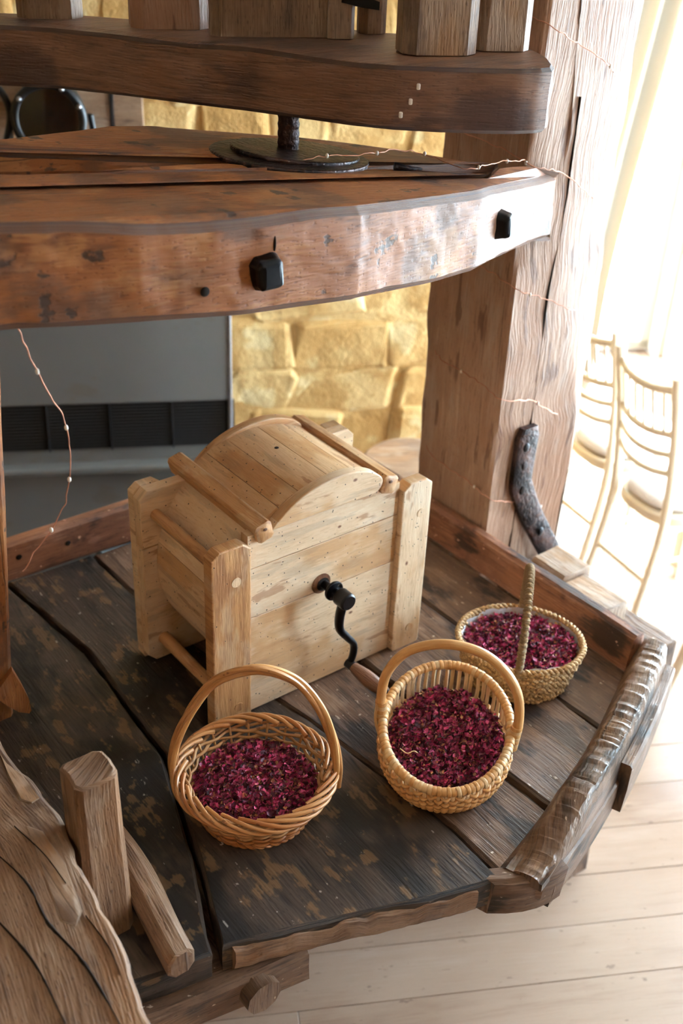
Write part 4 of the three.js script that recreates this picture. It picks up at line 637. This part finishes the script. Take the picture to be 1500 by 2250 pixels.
// ---------- things behind the press ----------
{
  const g = inRoom('wall_heater', 'grey metal wall heater with a black slatted grille, behind the press', 'heater', -0.62, 0.2, -3.06);
  const x1 = 0.188, x0 = -1.3, z1 = -2.985; // front face
  part('upper_panel', boxAt(x0, x1, 0.755, 1.15, z1 - 0.2, z1, 0.006), M.heater, g);
  part('grille_back', boxAt(x0, x1, 0.6, 0.76, z1 - 0.2, z1 - 0.03, 0.002), M.grille, g);
  for (let i = 0; i < 15; i++) part('slat', boxAt(x0 + 0.005, x1 - 0.005, 0.607 + i * 0.0102, 0.6115 + i * 0.0102, z1 - 0.032, z1 - 0.006, 0.0012), M.grille, g);
  for (let i = 0; i < 9; i++) part('grille_rib', boxAt(x0 + 0.06 + i * 0.18, x0 + 0.066 + i * 0.18, 0.602, 0.757, z1 - 0.008, z1 - 0.003, 0.001), M.black, g);
  part('lower_panel', boxAt(x0, x1, 0.12, 0.605, z1 - 0.2, z1 - 0.012, 0.008), M.heater, g);
  part('ledge', boxAt(x0, x1, 0.535, 0.562, z1 - 0.2, z1 + 0.028, 0.012), M.heater, g);
  part('edge_trim', boxAt(x1, x1 + 0.012, 0.12, 1.15, z1 - 0.2, z1 + 0.003, 0.004), M.chrome, g);
  for (const x of [x0 + 0.15, x1 - 0.15]) part('foot', boxAt(x - 0.05, x + 0.05, 0, 0.125, z1 - 0.18, z1 - 0.05, 0.004), M.black, g);
}
{ // shelf timber above the heater with a stage lamp
  const s = inRoom('shelf_timber', 'rough grey timber rail on the yellow wall behind the black stage lamp', 'timber', -0.3, 1.4, -3.12);
  part('timber', timber(1.13, 0.2, 0.09, { seg: 24, s: 201, fn: ([x, y, z]) => [-1.15 + x, 1.42 + y, -3.16 + z] }), M.grey, s);
  part('timber_gap', boxAt(-0.105, -0.093, 1.425, 1.618, -3.14, -3.112, 0.003), M.hole, s);
  const l = inRoom('stage_lamp', 'round black stage lamp, switched off, facing the camera', 'lamp', -0.36, 1.53, -3.0);
  const c = [-0.25, 1.557, -2.98];
  part('housing', sweep([[c[0] - 0.03, c[1] + 0.01, -3.1], [c[0], c[1], -3.02], [c[0], c[1], -2.965]], (t) => 0.058 + 0.03 * Math.min(1, t * 1.8), 12, 32), M.black, l);
  const tr = new THREE.TorusGeometry(0.082, 0.012, 10, 40); tr.translate(c[0], c[1], -2.963); part('front_ring', tr, M.black, l);
  part('lens', sweep([[c[0], c[1], -2.964], [c[0], c[1], -2.955]], 0.076, 2, 32), M.lens, l);
  for (const t of [0.4, 1.1, 2.5]) { const b = new THREE.SphereGeometry(0.0065, 10, 8); b.translate(c[0] + Math.cos(t) * 0.083, c[1] + Math.sin(t) * 0.083, -2.951); part('screw', b, M.chrome, l); }
  part('yoke', sweep([[c[0] - 0.1, c[1], -3.02], [c[0] - 0.1, c[1] - 0.08, -3.02], [c[0], c[1] - 0.125, -3.02], [c[0] + 0.1, c[1] - 0.08, -3.02], [c[0] + 0.1, c[1], -3.02]], 0.008, 30, 8), M.black, l);
  part('stand', sweep([[c[0], c[1] - 0.12, -3.02], [c[0], 1.15, -3.02]], 0.012, 4, 12), M.black, l);
  const k = inRoom('black_cable', 'black cable hanging beside the stage lamp at the left edge', 'cable', -0.5, 1.4, -3.0);
  part('cable', sweep([[-0.5, 1.66, -2.99], [-0.37, 1.63, -2.98], [-0.345, 1.57, -2.98], [-0.36, 1.5, -2.98], [-0.39, 1.4, -2.99], [-0.42, 1.2, -3.0], [-0.42, 1.155, -3.03]], 0.009, 50, 8), M.black, k);
  part('plug', sweep([[-0.44, 1.642, -2.99], [-0.375, 1.628, -2.98]], 0.028, 6, 14), M.black, k);
}
{
  const g = inRoom('log_stool', 'round weathered wooden stool top behind the churn, its near edge catching light', 'stool', 0.7, 0, -2.86);
  const cx = 0.73, cz = -2.86, top = 0.6;
  part('seat', slab(loop((t) => [cx + 0.15 * Math.cos(t), cz + 0.15 * Math.sin(t)], 48), (a, b) => top + 0.003 * n3(a * 20, b * 20, 1), top - 0.07, { ch: 0.008, rows: 4, stepLen: 0.02 }), M.grey, g);
  for (let i = 0; i < 3; i++) { const t = i * TAU / 3 + 0.4; part('leg', sweep([[cx + 0.09 * Math.cos(t), top - 0.065, cz + 0.09 * Math.sin(t)], [cx + 0.14 * Math.cos(t), 0, cz + 0.14 * Math.sin(t)]], 0.02, 4, 12), M.grey, g); }
}
{
  const g = inRoom('ribbed_tub', 'grey ribbed round metal tub peeping over the far tray rim', 'tub', -0.05, 0, -2.62);
  const cx = 0.02, cz = -2.62, pts = []; for (let i = 0; i <= 40; i++) { const f = i / 40; pts.push(new THREE.Vector2(0.17 + 0.05 * f + 0.004 * Math.sin(f * 60), 0.02 + f * 0.5)); } pts.push(new THREE.Vector2(0.228, 0.53), new THREE.Vector2(0.222, 0.536), new THREE.Vector2(0.212, 0.526), new THREE.Vector2(0.16, 0.03), new THREE.Vector2(0.0, 0.025), new THREE.Vector2(0.0, 0.0), new THREE.Vector2(0.165, 0.0), new THREE.Vector2(0.17, 0.02));
  const lg = new THREE.LatheGeometry(pts, 56); lg.translate(cx, 0, cz); part('tub', lg, M.vessel, g);
  const tr = new THREE.TorusGeometry(0.222, 0.008, 8, 56); tr.rotateX(Math.PI / 2); tr.translate(cx, 0.532, cz); part('rolled_rim', tr, M.vessel, g);
}
// chairs: pale bamboo-turned banquet chairs
function makeChair(label, x, z, turn) {
  const g = thing('banquet_chair', label, 'chair', new THREE.Vector3(x, 0, z), turn, 'pale bamboo-style chairs by the window'); // local: front +z, back -z
  const bam = (n, r) => (t) => r * (1 + 0.16 * Math.exp(-(((t * n) % 1 - 0.5) ** 2) * 260));
  for (const s of [-1, 1]) part('back_leg', sweep([[s * 0.18, 0.0, -0.25], [s * 0.172, 0.22, -0.205], [s * 0.168, 0.44, -0.18], [s * 0.17, 0.68, -0.205], [s * 0.175, 0.905, -0.255]], bam(8, 0.0165), 90, 12), M.chair, g);
  for (const s of [-1, 1]) part('front_leg', sweep([[s * 0.19, 0, 0.2], [s * 0.185, 0.42, 0.18]], bam(4, 0.0165), 50, 12), M.chair, g);
  const bow = (h, zz, dip) => [[-0.168, h, zz], [-0.08, h - dip, zz - 0.022], [0, h - dip * 1.3, zz - 0.028], [0.08, h - dip, zz - 0.022], [0.168, h, zz]];
  for (const [h, zz, r] of [[0.862, -0.245, 0.0115], [0.725, -0.213, 0.01], [0.66, -0.2, 0.0095], [0.6, -0.192, 0.0095]]) part('back_rail', sweep(bow(h, zz, 0.01), bam(7, r), 60, 10), M.chair, g);
  for (let i = 0; i < 6; i++) { const sx = -0.125 + i * 0.05; const k = 1 - (sx / 0.17) ** 2; part('spindle', sweep([[sx, 0.72 - 0.012 * k, -0.213 - 0.026 * k], [sx, 0.855 - 0.012 * k, -0.245 - 0.026 * k]], bam(3, 0.006), 30, 8), M.chair, g); }
  part('seat_frame', slab(loop((t) => [0.2 * Math.sign(Math.cos(t)) * Math.abs(Math.cos(t)) ** 0.7, 0.195 * Math.sign(Math.sin(t)) * Math.abs(Math.sin(t)) ** 0.7], 40), 0.45, 0.415, { ch: 0.006, rows: 2, amp: 0 }), M.chair, g);
  const cs = new THREE.SphereGeometry(1, 40, 16); { const p = cs.attributes.position; for (let i = 0; i < p.count; i++) { const q = (v, e) => Math.sign(v) * Math.abs(v) ** e; p.setXYZ(i, 0.19 * q(p.getX(i), 0.75), p.getY(i) > 0 ? 0.05 * p.getY(i) : 0.012 * p.getY(i), 0.185 * q(p.getZ(i), 0.75)); } cs.computeVertexNormals(); cs.translate(0, 0.463, 0); } part('cushion', cs, M.cushion, g);
  for (const [h, za, zb] of [[0.2, -0.208, 0.19], [0.3, -0.195, 0.185]]) for (const s of [-1, 1]) part('side_stretcher', sweep([[s * 0.174, h, za], [s * 0.187, h, zb]], bam(4, 0.008), 30, 8), M.chair, g);
  part('back_stretcher', sweep([[-0.172, 0.24, -0.205], [0.172, 0.24, -0.205]], bam(4, 0.008), 30, 8), M.chair, g);
  part('front_stretcher', sweep([[-0.187, 0.22, 0.19], [0.187, 0.22, 0.19]], bam(4, 0.008), 30, 8), M.chair, g);
  for (const m of g.children) m.geometry.scale(0.72, 1.055, 1);
  return g;
}
makeChair('pale banquet chair nearest the tray corner, whole back in view', 1.077, -3.063, 2.044);
makeChair('pale banquet chair half hidden behind the big post', 0.968, -3.387, 2.044);
makeChair('pale banquet chair cut off by the right edge, only a leg in view', 1.24, -2.53, 2.044);
{ // curtain drawn to the side of the bay window
  const g = inRoom('curtain', 'cream curtain hanging in soft folds and drawn aside at the window', 'curtain', 1.7, 0, -4.72);
  const rows = 40, cols = 150, pos = [], uv = [], idx = [];
  for (let j = 0; j <= rows; j++) for (let i = 0; i <= cols; i++) {
    const v = j / rows, u = i / cols, h = 2.6 * (1 - v), g0 = step(2.2, 0.3, h), x0 = 1.25, x1 = 2.2 - 0.16 * g0, x = x0 + (x1 - x0) * u;
    pos.push(x, h, -4.72 + (0.035 + 0.02 * (1 - g0)) * Math.sin(u * 58 + 0.5 * Math.sin(v * 5)) + 0.012 * Math.sin(u * 23 + v * 3) + 0.02 * g0); uv.push(u * 0.8, h);
  }
  for (let j = 0; j < rows; j++) for (let i = 0; i < cols; i++) { const a = j * (cols + 1) + i, b = a + cols + 1; idx.push(a, b, a + 1, a + 1, b, b + 1); }
  part('cloth', build(pos, uv, idx, 'smooth'), M.curtain, g);
  part('curtain_rail', sweep([[1.1, 2.62, -4.72], [2.48, 2.62, -4.72]], 0.014, 4, 12), M.chrome, g);
}
// fairy-light wire
function wire(label, pts, beads, a = 0, h = 0, b = 0) {
  const g = press('fairy_lights', label, 'string lights', pts[0][0], pts[0][1], pts[0][2]);
  const c = new THREE.CatmullRomCurve3(pts.map(V3), false, 'centripetal'), n = Math.ceil(c.getLength() / 0.006), j = [];
  for (let i = 0; i <= n; i++) { const p = c.getPointAt(i / n); j.push([p.x + 0.0016 * n3(i * 0.5, 1, 3, 2), p.y + 0.0022 * n3(i * 0.5, 5, 3, 2), p.z + 0.0012 * n3(i * 0.5, 9, 3, 2)]); }
  part('copper_wire', sweep(j, 0.0009, n * 2, 5), M.copper, g);
  for (const f of beads) { const s = new THREE.SphereGeometry(1, 10, 8), p = c.getPointAt(f); s.scale(0.0028, 0.0042, 0.0028); s.translate(p.x, p.y, p.z); part('light_bead', s, M.bead, g); }
}
{
  const pts = [], B = -0.128, A = 0.771; // spiral round the post
  for (let k = 0; k < 5; k++) { const h0 = 1.1 - k * 0.235; pts.push([A, h0 + 0.035, -0.33], [A, h0 + 0.02, -0.2], [A + 0.004, h0 + 0.005, B], [0.86, h0 - 0.03 + 0.012 * (k % 2), B + 0.002], [0.945, h0 - 0.07, B + 0.002], [1.035, h0 - 0.11, -0.2], [1.036, h0 - 0.14, -0.3], [0.95, h0 - 0.17, -0.382], [0.84, h0 - 0.18, -0.382]); }
  wire('thin copper fairy-light wire wound around the big post', pts, [0.03, 0.085, 0.14, 0.19, 0.245, 0.3, 0.355, 0.41, 0.46, 0.52, 0.57, 0.63, 0.68, 0.74, 0.79, 0.85, 0.9, 0.96]);
}
wire('copper fairy-light wire trailing over the top of the lower beam', [[0.27, 0.935, -0.15], [0.34, 0.935, -0.15], [0.41, 0.928, -0.15], [0.47, 0.925, -0.16], [0.53, 0.915, -0.15], [0.56, 0.902, -0.08], [0.64, 0.897, -0.1], [0.7, 0.892, -0.11], [0.74, 0.888, -0.115]], [0.1, 0.3, 0.5, 0.72, 0.9]);
wire('copper fairy-light wire hanging in a loop below the lower beam on the left', [[-0.292, 0.85, 0.05], [-0.278, 0.8, 0.05], [-0.262, 0.755, 0.05], [-0.245, 0.715, 0.05], [-0.24, 0.66, 0.05], [-0.249, 0.6, 0.05], [-0.265, 0.565, 0.05], [-0.298, 0.53, 0.05], [-0.325, 0.5, 0.05]], [0.18, 0.42, 0.62, 0.82]);
renderer.render(scene, camera);
